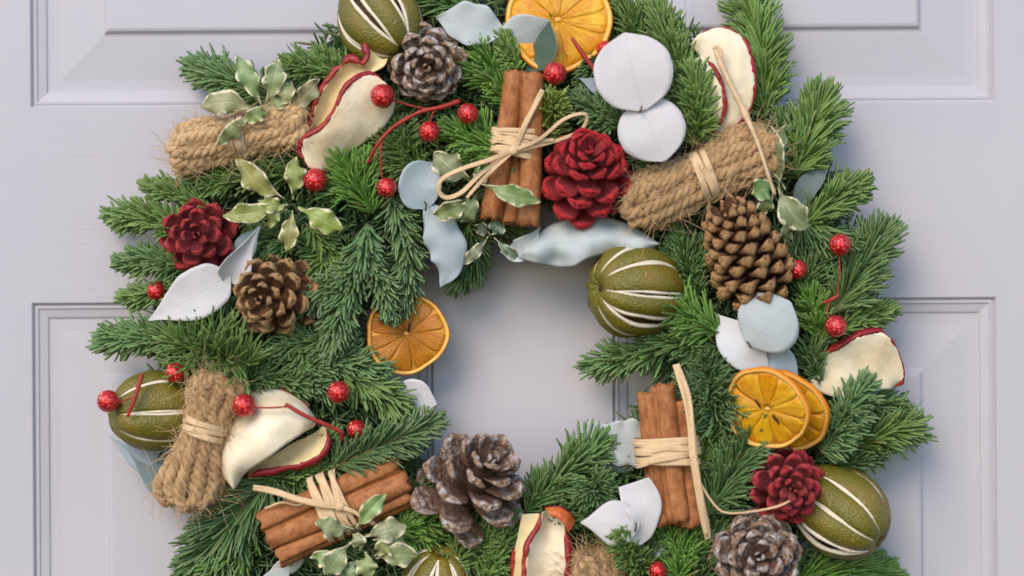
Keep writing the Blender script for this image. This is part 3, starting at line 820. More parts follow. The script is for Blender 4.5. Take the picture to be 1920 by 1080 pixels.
# ---------------------------------------------------------------- orange slices
def orange(label, cs, grp="dried orange slices on the wreath"):
    """cs: list of (centre, normal, radius, flesh, rot, squash) lying together; one thing each"""
    for (c, nv_, R, flesh, rot, nseg, dx, lab) in cs:
        fr = Frame(*c); o = q(c); x, y, z = basis(nv_)
        root = thing("dried_orange_slice", fr, lab, "orange slice", grp)
        r = np.random.default_rng(int(R * 7 + c[0]))
        def pt(rad, a, h):
            rad, a, h = np.broadcast_arrays(A(rad), A(a), A(h))
            wob = 1 + .024 * np.sin(3 * a + 1) + .014 * np.sin(5 * a + c[0]) + .008 * np.sin(9 * a)
            hh = h + (rad / R) ** 2 * (7.5 * np.sin(2 * a + rot) + 3.5 * np.sin(3 * a + 2))
            return o + x * (rad * wob * np.cos(a))[..., None] + y * (rad * wob * np.sin(a))[..., None] + z * hh[..., None]
        n = 72
        aa = np.linspace(0, 2 * math.pi, n, endpoint=False)
        prof = [(.90, 4.5), (.935, 7.5), (.97, 7.2), (.995, 4.5), (1.0, 0), (.985, -5), (.94, -6), (.90, -4)]
        G = np.stack([pt(R * k, aa, h) for k, h in prof], 1)
        m = len(prof)
        F = [(i * m + j, ((i + 1) % n) * m + j, ((i + 1) % n) * m + (j + 1) % m, i * m + (j + 1) % m) for i in range(n) for j in range(m)]
        idx = [0 if j in (2, 3, 4, 5, 6) else 1 for i in range(n) for j in range(m)]
        part("rind", fr, G.reshape(-1, 3), F, [OR_RIND, OR_PITH], root, matidx=idx)
        # thin membrane disc with a hollow core
        ks = [.0, .3, .6, .92]
        G = np.stack([pt(max(R * k, .5), aa, 0) for k in ks], 1)
        V, Fs, at = sheet(np.concatenate([G, G[:1]])[:, ::-1], 3.0)
        part("membrane", fr, V, Fs, OR_MEMB, root)
        e0 = rot + np.cumsum(r.uniform(.75, 1.25, nseg)); e0 = rot + (e0 - e0[0]) / (e0[-1] - e0[0] + 1.0 * (e0[-1] - e0[0]) / nseg) * 2 * math.pi
        off = A([math.cos(dx), math.sin(dx)]) * R * .0
        for i in range(nseg):
            a, b = e0[i], e0[(i + 1) % nseg]
            if b <= a: b += 2 * math.pi
            nr, na = 9, 9
            g = np.linspace(0, 1, nr); s = np.linspace(-1, 1, na)
            RR = R * lerp(.07, .905, g)[:, None] * np.ones(na)
            half = (b - a) / 2 - np.clip(.55 / RR[:, 0], 0, .08)
            half = half * np.minimum(1, (np.sin(np.clip(g * .93 + .07, 0, 1) * math.pi) + .05) ** .14)
            AN = (a + b) / 2 + half[:, None] * s
            dome = (1 - np.abs(s) ** 3)[None] * (np.sin(np.clip(g, .02, .98) * math.pi) ** .5)[:, None]
            HH = 1.6 + 1.3 * dome + 1.1 * nz(np.stack([RR * .09, AN * 5, RR * 0], -1), 1.5, i) * dome
            G = pt(RR, AN, HH)
            V, Fs, at = sheet(G[:, ::-1], 2.0)
            uvw = np.stack([np.concatenate([RR.ravel()] * 2) * .02 + i * 3, np.concatenate([AN.ravel()] * 2) * 26, np.zeros(2 * RR.size)], -1)
            sg = part("segment", fr, V, Fs, flesh, root, attrs=dict(u=at["u"]))
            sg.data.attributes.new("uvw", "FLOAT_VECTOR", "POINT").data.foreach_set("vector", uvw.astype(np.float32).ravel())
        part("core", fr, *ellipsoid(o + z * 2, x * R * .07, y * R * .05, z * 4, 10, 6), OR_PITH, root)
        for sx, sy, an in {1440: ((-.22, .10, 2.2), (.20, -.22, 2.3)), 762: ((.04, .16, 1.5),)}.get(c[0], ()):
            e1 = x * math.cos(an) + y * math.sin(an); e2 = np.cross(z, e1)
            part("seed_hollow", fr, *ellipsoid(o + x * R * sx + y * R * sy + z * 3.2, e1 * R * .14, e2 * R * .03, z * 2.5, 12, 6), CONECORE, root)

orange("", [
    ((1046, 38, 135), (.0, .12, 1), 101, OR_BRIGHT, .3, 11, 0, "bright orange slice cut by the top edge of the picture"),
    ((762, 626, 112), (.18, -.05, .98), 78, OR_DARK, .8, 10, 0, "dark amber orange slice at the left of the opening"),
    ((1476, 772, 172), (-.46, -.36, .81), 84, OR_BRIGHT, .1, 10, 0, "rear slice of the overlapping orange pair on the right"),
    ((1440, 766, 206), (-.46, -.36, .81), 84, OR_BRIGHT, .5, 9, 0, "front slice of the overlapping orange pair on the right, above the dark red cone"),
])

# ---------------------------------------------------------------- dried apple slices
def strip(Acurve, Bcurve, n=46, m=19, bulge=0, wr=2.0, seed=1, roll=0.0):
    a, b = spline(q(Acurve), n), spline(q(Bcurve), n)
    s = np.linspace(0, 1, m)
    G = a[:, None] * (1 - s)[None, :, None] + b[:, None] * s[None, :, None]
    G[..., 2] += bulge * np.sin(s * math.pi)[None]
    G[..., 2] += 1.5 * wr * nz(G, .035, seed) + .8 * wr * nz(G * A((1, .6, 1)), .10, seed + 4)
    return G

def apple(label, pieces, flesh=APPLE):
    c = pieces[0][0][len(pieces[0][0]) // 2]
    fr = Frame(*c)
    root = thing("dried_apple_slice", fr, label, "apple slice", "dried apple slices on the wreath")
    for k, pc in enumerate(pieces):
        Ac, Bc, bulge, skins = pc[:4]
        fm = pc[4] if len(pc) > 4 else flesh
        G = strip(Ac, Bc, bulge=bulge, seed=k + c[0] * .01)
        V, F, at = sheet(G, 3.2)
        p = part("flesh", fr, V, F, fm, root)
        for side, t0, t1, w_ in skins:
            line = G[:, 0] if side == 'A' else G[:, -1]
            n = len(line); i0, i1 = int(t0 * (n - 1)), int(t1 * (n - 1)) + 1
            C = spline(line[i0:i1:3] if (i1 - i0) > 6 else line[i0:i1], 70)
            tt = np.linspace(0, 1, 70)
            taper = np.clip(np.minimum(tt, 1 - tt) * 9, .3, 1)
            inner = G[:, 3] if side == 'A' else G[:, -4]
            Ci = spline(inner[i0:i1:3] if (i1 - i0) > 6 else inner[i0:i1], 70)
            O = nrm(C - Ci); T = nrm(np.gradient(C, axis=0)); N = np.cross(T, O); N = nrm(N * np.sign(N[:, 2:3] + 1e-6))
            R = w_ * .84 * taper * (1 + .30 * nz(C, .07, k + 2) + .14 * nz(C, .21, k))
            C = C + N * (1.8 * nz(C, .10, 3))[:, None]
            prof = [(-.50, .20), (-.15, .42), (.30, .40), (.68, .05), (.85, -.55), (.75, -1.3), (.55, -1.3), (.60, -.55), (.40, -.15), (-.30, -.05)]
            V = np.stack([C + O * (R * a_)[:, None] + N * (R * b_)[:, None] for a_, b_ in prof], 1).reshape(-1, 3)
            m_ = len(prof)
            F = [(i * m_ + j, i * m_ + (j + 1) % m_, (i + 1) * m_ + (j + 1) % m_, (i + 1) * m_ + j) for i in range(69) for j in range(m_)]
            F += [tuple(range(m_))[::-1], tuple(69 * m_ + j for j in range(m_))]
            V = V + .7 * np.stack([nz(V, .22, 1), nz(V, .24, 4), nz(V, .23, 6)], -1)
            part("skin", fr, V, F, SKIN, root)

def hh(pts, *h):
    hs = np.interp(np.linspace(0, 1, len(pts)), np.linspace(0, 1, len(h)), h)
    return [(x, y, z) for (x, y), z in zip(pts, hs)]

apple("yellowish apple slice with a frilled rim, the rear one at the upper left", [
    (hh([(580, 244), (588, 205), (600, 175), (622, 142), (655, 113), (676, 122), (690, 105), (684, 70)], 170, 178, 182, 190, 178),
     hh([(594, 240), (617, 222), (634, 195), (648, 165), (672, 146), (698, 135), (722, 120), (728, 92)], 158, 165, 168, 172, 165), -10,
     [('A', 0, .62, 6.5), ('A', .58, 1, 8.5)], APPLE_Y)])
apple("pale apple slice with a wavy dark red rim under the upper left berry", [
    (hh([(578, 314), (560, 280), (574, 257), (605, 237), (628, 205), (640, 180), (655, 157), (680, 141), (702, 139), (724, 156)], 175, 192, 198, 196, 185),
     hh([(612, 320), (628, 302), (648, 284), (672, 270), (690, 257), (706, 246), (720, 232), (731, 215), (737, 200), (738, 180)], 150, 152, 158, 158, 162), 6,
     [('A', 0, 1, 9)], APPLE)])
apple("large cream apple slice with an orange-red rim at the upper right", [
    (hh([(1310, 64), (1345, 51), (1378, 57), (1400, 82), (1411, 120), (1415, 160), (1409, 195), (1396, 220), (1370, 241), (1345, 258)], 140, 152, 158, 155, 150),
     hh([(1296, 80), (1306, 92), (1316, 108), (1322, 130), (1326, 160), (1326, 190), (1326, 220), (1328, 238), (1332, 250), (1336, 258)], 130, 140, 142, 140, 140), 8,
     [('A', 0, .28, 4), ('A', .26, 1, 8)], APPLE)])
apple("narrow apple slice with a broad red rim in front of the large cream one", [
    (hh([(1318, 103), (1337, 125), (1351, 155), (1358, 188), (1354, 218), (1337, 243), (1312, 264)], 162, 172, 175, 172, 165),
     hh([(1300, 112), (1308, 135), (1312, 160), (1314, 190), (1310, 215), (1304, 240), (1300, 258)], 150, 155, 155, 150), 6,
     [('A', 0, 1, 8.5)], APPLE)])
apple("folded cream apple slice at the lower left with a red berry resting on it", [
    (hh([(442, 914), (418, 887), (411, 850), (413, 825), (430, 790), (455, 768), (470, 738), (505, 727), (540, 737), (570, 757), (592, 787)], 165, 160, 150, 142, 150),
     hh([(447, 909), (456, 893), (469, 880), (486, 868), (503, 858), (521, 845), (541, 830), (559, 818), (576, 806), (589, 799), (593, 792)], 172, 205, 215, 205, 165), 32,
     [('A', .52, 1, 7), ('A', 0, .14, 7)], APPLE),
    (hh([(464, 894), (490, 882), (530, 875), (575, 865), (604, 850), (616, 825), (612, 802)], 172, 178, 180, 172),
     hh([(468, 884), (500, 862), (525, 846), (550, 830), (575, 819), (595, 808), (605, 800)], 150, 150, 150, 150), -6,
     [('A', 0, 1, 7.5)], APPLE_Y)])
apple("wide cream apple slice at the right edge, red along its top", [
    (hh([(1516, 694), (1545, 666), (1575, 648), (1605, 632), (1640, 621), (1664, 630), (1678, 646), (1688, 664), (1700, 706), (1683, 726)], 132, 150, 146, 128, 104),
     hh([(1518, 704), (1530, 728), (1555, 742), (1590, 748), (1620, 742), (1642, 734), (1656, 730), (1666, 730), (1674, 730), (1680, 727)], 124, 132, 138, 126, 104), -7,
     [('A', 0, .62, 9), ('A', .60, 1, 5.5)], APPLE)])
apple("curled apple slice with orange and red rims at the lower edge", [
    (hh([(1016, 962), (1011, 987), (1000, 1005), (990, 1030), (985, 1060), (986, 1120)], 185, 188, 190, 185),
     hh([(1046, 960), (1058, 980), (1060, 1005), (1063, 1030), (1063, 1060), (1060, 1120)], 168, 170, 172, 170), -26,
     [('A', 0, 1, 6.5), ('B', .25, 1, 8.5)], APPLE),
    (hh([(979, 966), (975, 985), (970, 1010), (964, 1040), (962, 1075), (964, 1120)], 172, 175, 178, 175),
     hh([(1012, 964), (1008, 985), (997, 1003), (988, 1030), (984, 1060), (985, 1120)], 182, 184, 186, 182), -4,
     [('A', .40, 1, 6)], APPLE_Y),
    (hh([(1022, 955), (1046, 952), (1066, 962), (1079, 979)], 178, 182, 180, 172),
     hh([(1034, 966), (1048, 972), (1058, 984), (1066, 998)], 190, 194, 192, 182), 5,
     [('A', 0, 1, 5)], ORSKIN)])

# ---------------------------------------------------------------- cinnamon bundles and raffia
def quill(fr, root, p0, p1, r, roll, seed, name="cinnamon_stick"):
    P0, P1 = q(p0), q(p1)
    ax = nrm(P1 - P0)
    n0 = nrm(A((0, 0, 1)) - ax * ax[2]); s0 = np.cross(n0, ax)
    cr, sr = math.cos(math.radians(roll)), math.sin(math.radians(roll))
    N, X = n0 * cr + s0 * sr, s0 * cr - n0 * sr
    pts = []
    for s in np.linspace(0, 690, 44):
        rad = .40 + .55 * (s / 690) ** .8 + .05 * math.sin(math.radians(s * 2) + seed)
        if s > 600: rad -= .16 * ((s - 600) / 90) ** 2
        pts.append((rad * math.cos(math.radians(s - 560)), rad * .92 * math.sin(math.radians(s - 560))))
    pts = A(pts)
    tn = nrm(np.gradient(pts, axis=0)); nn = np.stack([-tn[:, 1], tn[:, 0]], -1)
    th = .085
    loop = np.concatenate([pts + nn * th, (pts - nn * th)[::-1]])
    m = len(loop); n = 22
    L = np.linalg.norm(P1 - P0)
    V, uvw = [], []
    rs = np.random.default_rng(seed)
    ph = rs.uniform(0, 6, 4)
    for i in range(n):
        t = i / (n - 1)
        sc = r * (1 + .04 * math.sin(t * 5 + ph[0]) + .02 * math.sin(t * 17 + ph[1]))
        off = X * 2.0 * math.sin(t * 4 + ph[2]) + N * 1.5 * math.sin(t * 5 + ph[3])
        jag = (3.0 * np.sin(loop[:, 0] * 7 + seed) + 2.0 * np.sin(loop[:, 1] * 13 + seed * 2)) * ((t < .01) or (t > .99))
        c = P0 + (P1 - P0) * t
        ring = c + off + loop[:, :1] * X * sc + loop[:, 1:] * N * sc + ax * jag[:, None]
        w_ = 1 + .02 * np.sin(loop[:, 0] * 9 + t * 6 + seed)
        V.append(c + off + (ring - c - off) * w_[:, None])
        uvw.append(np.stack([np.linspace(0, 2, m) + seed, np.full(m, t * L / 60), np.zeros(m)], -1))
    V = np.concatenate(V); uvw = np.concatenate(uvw)
    F = [(i * m + j, i * m + (j + 1) % m, (i + 1) * m + (j + 1) % m, (i + 1) * m + j) for i in range(n - 1) for j in range(m)]
    k = len(pts)
    for e, fl in ((0, 0), ((n - 1) * m, 1)):
        for j in range(k - 1):
            f = (e + j, e + j + 1, e + m - 2 - j, e + m - 1 - j)
            F.append(f[::-1] if fl == 0 else f)
    o = part(name, fr, V, F, CINN, root)
    at = o.data.attributes.new("uvw", 'FLOAT_VECTOR', 'POINT')
    at.data.foreach_set("vector", uvw.astype(np.float32).ravel())
    return o

def wrap(fr, root, c, ax, a, b, bands, seed=1, name="raffia_band"):
    """bands round a bundle: c centre, ax axis (local), half width a across, b deep"""
    rs = np.random.default_rng(seed)
    o = q(c); ax = nrm(ax)
    N = nrm(A((0, 0, 1)) - ax * ax[2]); X = np.cross(N, ax)
    for off, wd, tilt in bands:
        an = np.linspace(0, 2 * math.pi, 49)
        rad = 1 + .03 * np.sin(an * 3 + off) + rs.uniform(0, .05)
        ce, se = np.cos(an), np.sin(an)
        ce = np.sign(ce) * np.abs(ce) ** .8; se = np.sign(se) * np.abs(se) ** .8
        P = o + ax * (off + tilt * np.cos(an))[:, None] + X * (a * rad * ce)[:, None] + N * (b * rad * se)[:, None]
        V, F = ribbon(P, np.broadcast_to(ax, P.shape), wd * (1 + .12 * np.sin(an * 2 + off)), 1.8, .9)
        part(name, fr, V, F, RAFFIA, root)

def tail(fr, root, pts, wd, up=None, name="raffia_tail", mat=None, n=44, split=0):
    P = spline(q(pts), n)
    T = nrm(np.gradient(P, axis=0))
    W = nrm(np.cross((0, 0.15, 1), T))
    tw = np.radians(25 * np.sin(np.linspace(0, 7, n) + pts[0][0]))[:, None]
    W = W * np.cos(tw) + np.cross(T, W) * np.sin(tw)
    V, F = ribbon(P, W, np.interp(np.linspace(0, 1, n), [0, .1, .9, 1], [wd * .9, wd, wd, wd * .8]), 1.6, wd * .12)
    return part(name, fr, V, F, mat or RAFFIA, root)

CG = "cinnamon bundles on the wreath"
fr = Frame(962, 275, 175)
r1 = thing("cinnamon_bundle", fr, "upright cinnamon bundle at the top, tied with a loose raffia bow", "cinnamon bundle", CG)
quill(fr, r1, (965, 134, 170), (921, 410, 168), 23, 30, 1)
quill(fr, r1, (999, 138, 178), (987, 422, 176), 24, -20, 2)
quill(fr, r1, (982, 150, 152), (955, 418, 158), 21, 100, 3)
ax = q((985, 420, 0)) * 0 + A((38, 280, 0))
wrap(fr, r1, (968, 268, 166), ax, 47, 36, [(-22, 10, 3), (-13, 11, -4), (-4, 11, 5), (5, 10, -3), (14, 11, 4), (22, 8, -5), (0, 6, 12), (6, 6, -13)], 2)
tail(fr, r1, [(1017, 172, 214), (1000, 205, 212), (985, 235, 210), (966, 282, 208)], 10)
tail(fr, r1, [(960, 285, 212), (920, 302, 222), (870, 318, 226), (832, 336, 220), (823, 356, 212), (836, 372, 206), (866, 362, 206), (905, 325, 208), (958, 290, 208)], 8.5)
tail(fr, r1, [(962, 286, 210), (930, 315, 214), (900, 345, 210), (875, 372, 200)], 7)
tail(fr, r1, [(962, 284, 212), (1010, 265, 220), (1055, 228, 222), (1090, 216, 216), (1100, 224, 210), (1088, 246, 204), (1055, 262, 206), (1010, 275, 208), (968, 286, 208)], 6.5)
tail(fr, r1, [(964, 284, 212), (1000, 270, 216), (1038, 264, 210)], 7)
part("raffia_knot", fr, *ellipsoid(q((963, 284, 212)), (9, 0, 0), (0, 10, 0), (0, 0, 6), 12, 8), RAFFIA, r1)

fr = Frame(1250, 850, 185)
r2 = thing("cinnamon_bundle", fr, "upright cinnamon bundle right of the opening, with a long straight raffia tail", "cinnamon bundle", CG)
quill(fr, r2, (1213, 738, 170), (1238, 986, 170), 24, 30, 4)
quill(fr, r2, (1240, 722, 188), (1269, 976, 188), 26, 8, 5)
quill(fr, r2, (1272, 752, 172), (1296, 988, 172), 25, -24, 6)
quill(fr, r2, (1238, 730, 150), (1270, 984, 150), 24, 120, 7)
wrap(fr, r2, (1252, 846, 172), A((28, -255, 0)), 60, 50, [(-20, 13, 4), (-10, 13, -5), (0, 13, 5), (9, 13, -4), (18, 12, 8), (6, 10, -16), (-8, 9, 13)], 3)
tail(fr, r2, [(1266, 682, 205), (1284, 745, 222), (1293, 800, 228), (1296, 850, 232), (1308, 925, 226), (1326, 1008, 214)], 15)
tail(fr, r2, [(1274, 692, 208), (1290, 750, 226), (1297, 850, 234), (1312, 930, 230), (1322, 1000, 220)], 8)
tail(fr, r2, [(1298, 860, 230), (1312, 905, 226), (1338, 945, 222), (1362, 958, 222), (1410, 953, 236), (1452, 942, 250), (1475, 930, 256)], 3.6)
part("raffia_knot", fr, *ellipsoid(q((1296, 850, 228)), (8, 0, 0), (0, 13, 0), (0, 0, 7), 12, 8), RAFFIA, r2)

fr = Frame(630, 960, 175)
r3 = thing("cinnamon_bundle", fr, "sloping cinnamon bundle at the lower left below the folded apple", "cinnamon bundle", CG)
quill(fr, r3, (490, 984, 168), (745, 868, 160), 25, 10, 8)
quill(fr, r3, (503, 1012, 172), (766, 905, 166), 25, -20, 9)
quill(fr, r3, (522, 1046, 160), (770, 934, 154), 26, 16, 10)
wrap(fr, r3, (624, 948, 160), A((262, 112, 0)), 62, 42, [(-24, 11, 4), (-14, 11, -6), (-4, 12, 5), (6, 11, -4), (16, 12, 8), (24, 9, -4), (8, 7, -14)], 5)
tail(fr, r3, [(479, 911, 212), (520, 918, 214), (565, 932, 216), (610, 943, 214), (645, 948, 210)], 12)
tail(fr, r3, [(640, 946, 210), (670, 958, 212), (705, 980, 206)], 8)
tail(fr, r3, [(498, 952, 190), (530, 940, 194), (560, 946, 190), (580, 936, 188)], 4)
part("raffia_knot", fr, *ellipsoid(q((640, 947, 208)), (10, 0, 0), (0, 9, 0), (0, 0, 7), 12, 8), RAFFIA, r3)

fr = Frame(1395, 225, 190)
tw = thing("raffia_strand", fr, "single cream raffia strand crossing the upper right apple slices down to the variegated leaves", "raffia")
P = spline(q([(1340, 88, 182), (1352, 120, 188), (1372, 165, 196), (1393, 208, 200), (1418, 270, 214), (1436, 325, 216), (1451, 366, 206)]), 60)
V, F = tube(P, np.interp(np.linspace(0, 1, 60), [0, .08, .4, .48, .55, 1], [3, 5.2, 5.5, 7.5, 4.2, 3.2]) * (1 + .1 * np.sin(np.linspace(0, 60, 60))), 6)
part("strand", fr, V, F, RAFFIA, tw)
tail(fr, tw, [(1336, 88, 184), (1345, 86, 186), (1352, 96, 186), (1352, 112, 186)], 7, name="loose_end")

# ---------------------------------------------------------------- jute rope bundles
def hank(label, p0, p1, hw, tie, layers, mat, seed=1, r=6.5, fuzz=900, bw=44, loose=1.0, tieband=True):
    """p0 -> p1 axis ends (px, py, h); hw = half widths at (start, tie, end); tie at fraction"""
    fr = Frame((p0[0] + p1[0]) / 2, (p0[1] + p1[1]) / 2, (p0[2] + p1[2]) / 2)
    root = thing("rope_bundle", fr, label, "rope bundle", "jute rope bundles on the wreath")
    P0, P1 = q(p0), q(p1); ax = nrm(P1 - P0); N = nrm(A((0, 0, 1)) - ax * ax[2]); X = np.cross(N, ax)
    L = np.linalg.norm(P1 - P0)
    rs = np.random.default_rng(seed)
    width = lambda s: np.interp(s, [0, .12, tie, .88, 1], [hw[0] * .9, hw[0], hw[1], hw[2], hw[2] * .9])
    allp = []
    for (oa, ob, zl) in layers:
        def pt(s, o, z):
            k = width(s) / max(hw)
            return P0 + ax * L * s + X * (o * width(s) + rs.normal(0, 3.0) * loose) + N * (z * (14 + 12 * k) + rs.normal(0, 2.2) * loose)
        e0, e1 = rs.uniform(.0, .11), rs.uniform(.90, 1.0)
        ss = [e0 + .10, lerp(e0 + .1, tie, .5), tie - .06, tie + .06, lerp(tie, e1 - .10, .5), e1 - .10]
        pts = [pt(s, oa, zl) for s in ss] + [pt(e1, (oa + ob) / 2, zl - .15)] + [pt(s, ob, zl - .1) for s in ss[::-1]] + [pt(e0, (oa + ob) / 2, zl - .15)]
        path = spline(A(pts), 200, closed=True)
        T, XX, UU = frames(path, (0.2, 0.1, 1))
        Lc = np.cumsum(np.linalg.norm(np.diff(path, axis=0, prepend=path[:1]), axis=1))
        mb = MB()
        for k in range(3):
            a = Lc * 2 * math.pi / 46 + k * 2 * math.pi / 3
            C = path + (XX * np.cos(a)[:, None] + UU * np.sin(a)[:, None]) * r * .95
            C = C + .9 * np.stack([nz(C, .2, k), nz(C, .21, k + 5), nz(C, .19, k + 9)], -1)
            mb.add(*tube(C, r * (1 + .12 * nz(C, .25, k + seed)), 7, cap=False))
        V, F, _ = mb.get()
        part("rope", fr, V, F, mat, root)
        allp.append((path, T, XX, UU))
    # frayed fibres
    mb = MB()
    for i in range(fuzz):
        path, T, XX, UU = allp[rs.integers(len(allp))]
        j = rs.integers(len(path)); a = rs.uniform(0, 2 * math.pi)
        out = XX[j] * math.cos(a) + UU[j] * math.sin(a)
        if out[2] < -.5: out[2] *= -1
        ln = rs.uniform(14, 46) if rs.random() < .8 else rs.uniform(30, 70)
        d = T[j] * rs.choice([-1, 1]) * rs.uniform(.6, 1.3) + out * rs.uniform(.1, .75) + rs.normal(0, .3, 3)
        bend = rs.normal(0, .55, 3)
        ts = np.linspace(0, 1, 6)[:, None]
        C = path[j] + out * r * 1.6 + nrm(d) * ts * ln + bend * ts ** 2 * ln * .6 + rs.normal(0, .5, 3) * np.sin(ts * 6) * 3
        mb.add(*tube(C, np.linspace(.75, .4, 6), 3))
    V, F, _ = mb.get()
    o = part("fibres", fr, V, F, JUTE_PALE, root); o["kind"] = "stuff"
    if tieband:
        c = P0 + ax * L * tie
        wrap(fr, root, (c[0], -c[1], c[2]), ax, hw[1] + 9, bw, [(-10, 12, 3), (1, 12, -3), (11, 11, 4), (3, 8, -8)], seed, "raffia_band")
    return fr, root, (P0, ax, X, N, L)

LAY = [(-1, -.45, .2), (.4, 1, .2), (-.72, -.12, .85), (-1, 1, -.9), (.12, .74, .9), (-.3, .36, 1.2)]
fr_, rt_, _ = hank("pale rope bundle at the upper left under variegated leaves", (322, 283, 138), (578, 226, 158), (42, 27, 38), .49, LAY, JUTE_PALE, 3)
hank("brown rope bundle below the upper right apple slices", (1168, 398, 165), (1452, 268, 168), (50, 36, 50), .53, LAY, JUTE, 4, fuzz=900)
hank("upright rope bundle at the lower left between lime and folded apple", (414, 688, 178), (348, 955, 172), (44, 30, 56), .43, LAY, JUTE, 5, fuzz=900)
hank("frayed rope end at the lower edge right of the curled apple", (1112, 1030, 150), (1128, 1180, 140), (42, 32, 40), .7, LAY[:4], JUTE_PALE, 6, fuzz=1600)

# ---------------------------------------------------------------- berries
def sphere(seed, n=30, m=20):
    V, F = ellipsoid((0, 0, 0), (1, 0, 0), (0, 1, 0), (0, 0, 1), n, m)
    V = V * (1 + .02 * nz(V, 3, seed))[:, None]
    return mesh_np("berry", V, F, BERRY)
BM = [sphere(i) for i in range(3)]
def berry_at(fr, root, px, py, h, r, k):
    return link("berry", BM[k % 3], root, M=fr.mat(q((px, py, h)), (r, 0, 0), (0, 0, -r), (0, r, 0)))
BGR = "red glitter berries on the wreath"
def sprig(label, berries, stems):
    c = berries[0]
    fr = Frame(c[0], c[1], c[2])
    root = thing("berry_sprig" if stems or len(berries) > 1 else "red_berry", fr, label, "red berries" if len(berries) > 1 else "red berry", BGR)
    for k, (px, py, h, r) in enumerate(berries): berry_at(fr, root, px, py, h, r, k + int(px))
    for pts, w0, w1 in stems:
        P = spline(q(pts), 30)
        part("stem", fr, *tube(P, np.linspace(w0, w1, 30) * (1 + .12 * nz(P, .12, 2)), 7), REDSTEM, root)
sprig("red berry on the upper left apple slice, next to the frosted cone", [(717, 180, 212, 23)], [([(738, 188, 205), (775, 198, 196), (810, 204, 190)], 2, 1.6)])
sprig("curved red twig with three berries under the top frosted cone", [(877, 213, 186, 20), (805, 247, 190, 20), (725, 352, 188, 19)],
      [([(690, 306, 178), (706, 276, 196), (735, 243, 204), (785, 213, 206), (830, 202, 204), (862, 190, 196)], 3.2, 4.6), ([(716, 268, 200), (714, 300, 200), (717, 335, 192)], 1.6, 1.6),
       ([(806, 232, 200), (812, 215, 204), (822, 204, 204)], 1.6, 1.6)])
sprig("red berry below the upper left apple slices beside the star of variegated leaves", [(591, 338, 178, 23)], [])
sprig("red berry above the top cinnamon bundle, below the orange slice", [(1041, 138, 190, 22)], [])
sprig("thick red twig with a hidden berry between orange slice and large white leaf pair", [(1136, 94, 150, 18)], [([(1072, 76, 186), (1090, 104, 190), (1120, 142, 190)], 3.5, 5.0)])
sprig("red berry behind the white leaf on the left edge", [(293, 546, 118, 18)], [])
sprig("red twig with two berries on the far left lime, one sticking out over the door", [(203, 752, 190, 21), (325, 700, 170, 19)], [([(242, 780, 205), (256, 745, 208), (268, 702, 200)], 3.4, 4.6), ([(222, 756, 192), (242, 748, 200), (258, 742, 206)], 1.6, 1.6)])
sprig("red berry on a forked twig lying on the folded lower left apple", [(458, 760, 215, 22)], [([(478, 764, 216), (510, 764, 222), (540, 762, 222)], 1.8, 1.8), ([(536, 757, 224), (575, 780, 222), (620, 800, 214), (638, 812, 206), (640, 826, 196)], 4, 4.4)])
sprig("lone red berry among the needles left of the opening", [(635, 735, 188, 21)], [])
sprig("half hidden red berry right of the folded lower left apple", [(668, 805, 160, 18)], [])
sprig("red twig with three berries on the right edge", [(1575, 459, 190, 21), (1497, 505, 172, 19), (1568, 612, 184, 21)], [([(1574, 480, 186), (1575, 520, 184), (1570, 555, 178)], 1.5, 1.5), ([(1575, 554, 180), (1560, 562, 178), (1543, 570, 170)], 3.6, 3.2), ([(1560, 564, 176), (1552, 585, 174), (1560, 600, 178)], 1.5, 1.5)])
sprig("red berry at the lower edge left of the frosted cone", [(1232, 1070, 168, 18)], [])

# ---------------------------------------------------------------- leaves
def leaf_geo(mid, widths, cup=0.0, wave=0.0, tilt=0.0, n=40, m=13, th=1.1, seed=0, fold=0.0, wfreq=3.0, lw=1.0, rw=1.0, edge_roll=0.0):
    P = spline(q(mid), n)
    T, X, U = frames(P)
    tl = np.radians(np.interp(np.linspace(0, 1, n), np.linspace(0, 1, len(np.atleast_1d(tilt))), np.atleast_1d(tilt)))[:, None]
    X, U = X * np.cos(tl) + U * np.sin(tl), U * np.cos(tl) - X * np.sin(tl)
    t = np.linspace(0, 1, n)
    if isinstance(widths, (int, float)):
        W = widths * np.sqrt(np.maximum(0, 1 - (2 * np.clip(t, .003, .997) - 1) ** 2))
    else:
        k = np.linspace(0, 1, len(widths))
        W = spline(np.stack([k, A(widths), 0 * k], -1), 60)
        W = np.maximum(np.interp(t, W[:, 0], W[:, 1]), .4)
    v = np.linspace(-1, 1, m)
    side = np.where(v < 0, lw, rw)
    wv = 1 + (.10 * wave / 6) * np.sin(t * wfreq * 7 + seed)[:, None] * np.sign(v)[None] * (np.abs(v) > .6)
    G = P[:, None] + X[:, None] * (W[:, None] * v * side * wv)[..., None]
    lift = cup * (np.abs(v) ** 1.7)[None] * W[:, None] + fold * np.abs(v)[None] * W[:, None]
    lift = lift + wave * (np.abs(v) ** 2)[None] * np.sin(t * wfreq * 6.28 + seed + 1.3 * np.sign(v)[None].T).T.T if False else lift + wave * (np.abs(v) ** 2)[None] * np.sin(t[:, None] * wfreq * 6.28 + seed + 1.6 * np.sign(v)[None])
    G = G + U[:, None] * lift[..., None]
    G[..., 2] += .035 * np.max(W) * nz(G, 2.2 / max(20, np.max(W)), seed)
    return sheet(G, th)

OVAL = [2, 26, 46, 58, 64, 64, 58, 44, 22, 1]
LANCE = [2, 20, 40, 52, 54, 48, 36, 20, 8, 1]
ROUND = [4, 42, 58, 66, 70, 70, 66, 56, 38, 3]
def wprof(prof, w): return [p / max(prof) * w for p in prof]

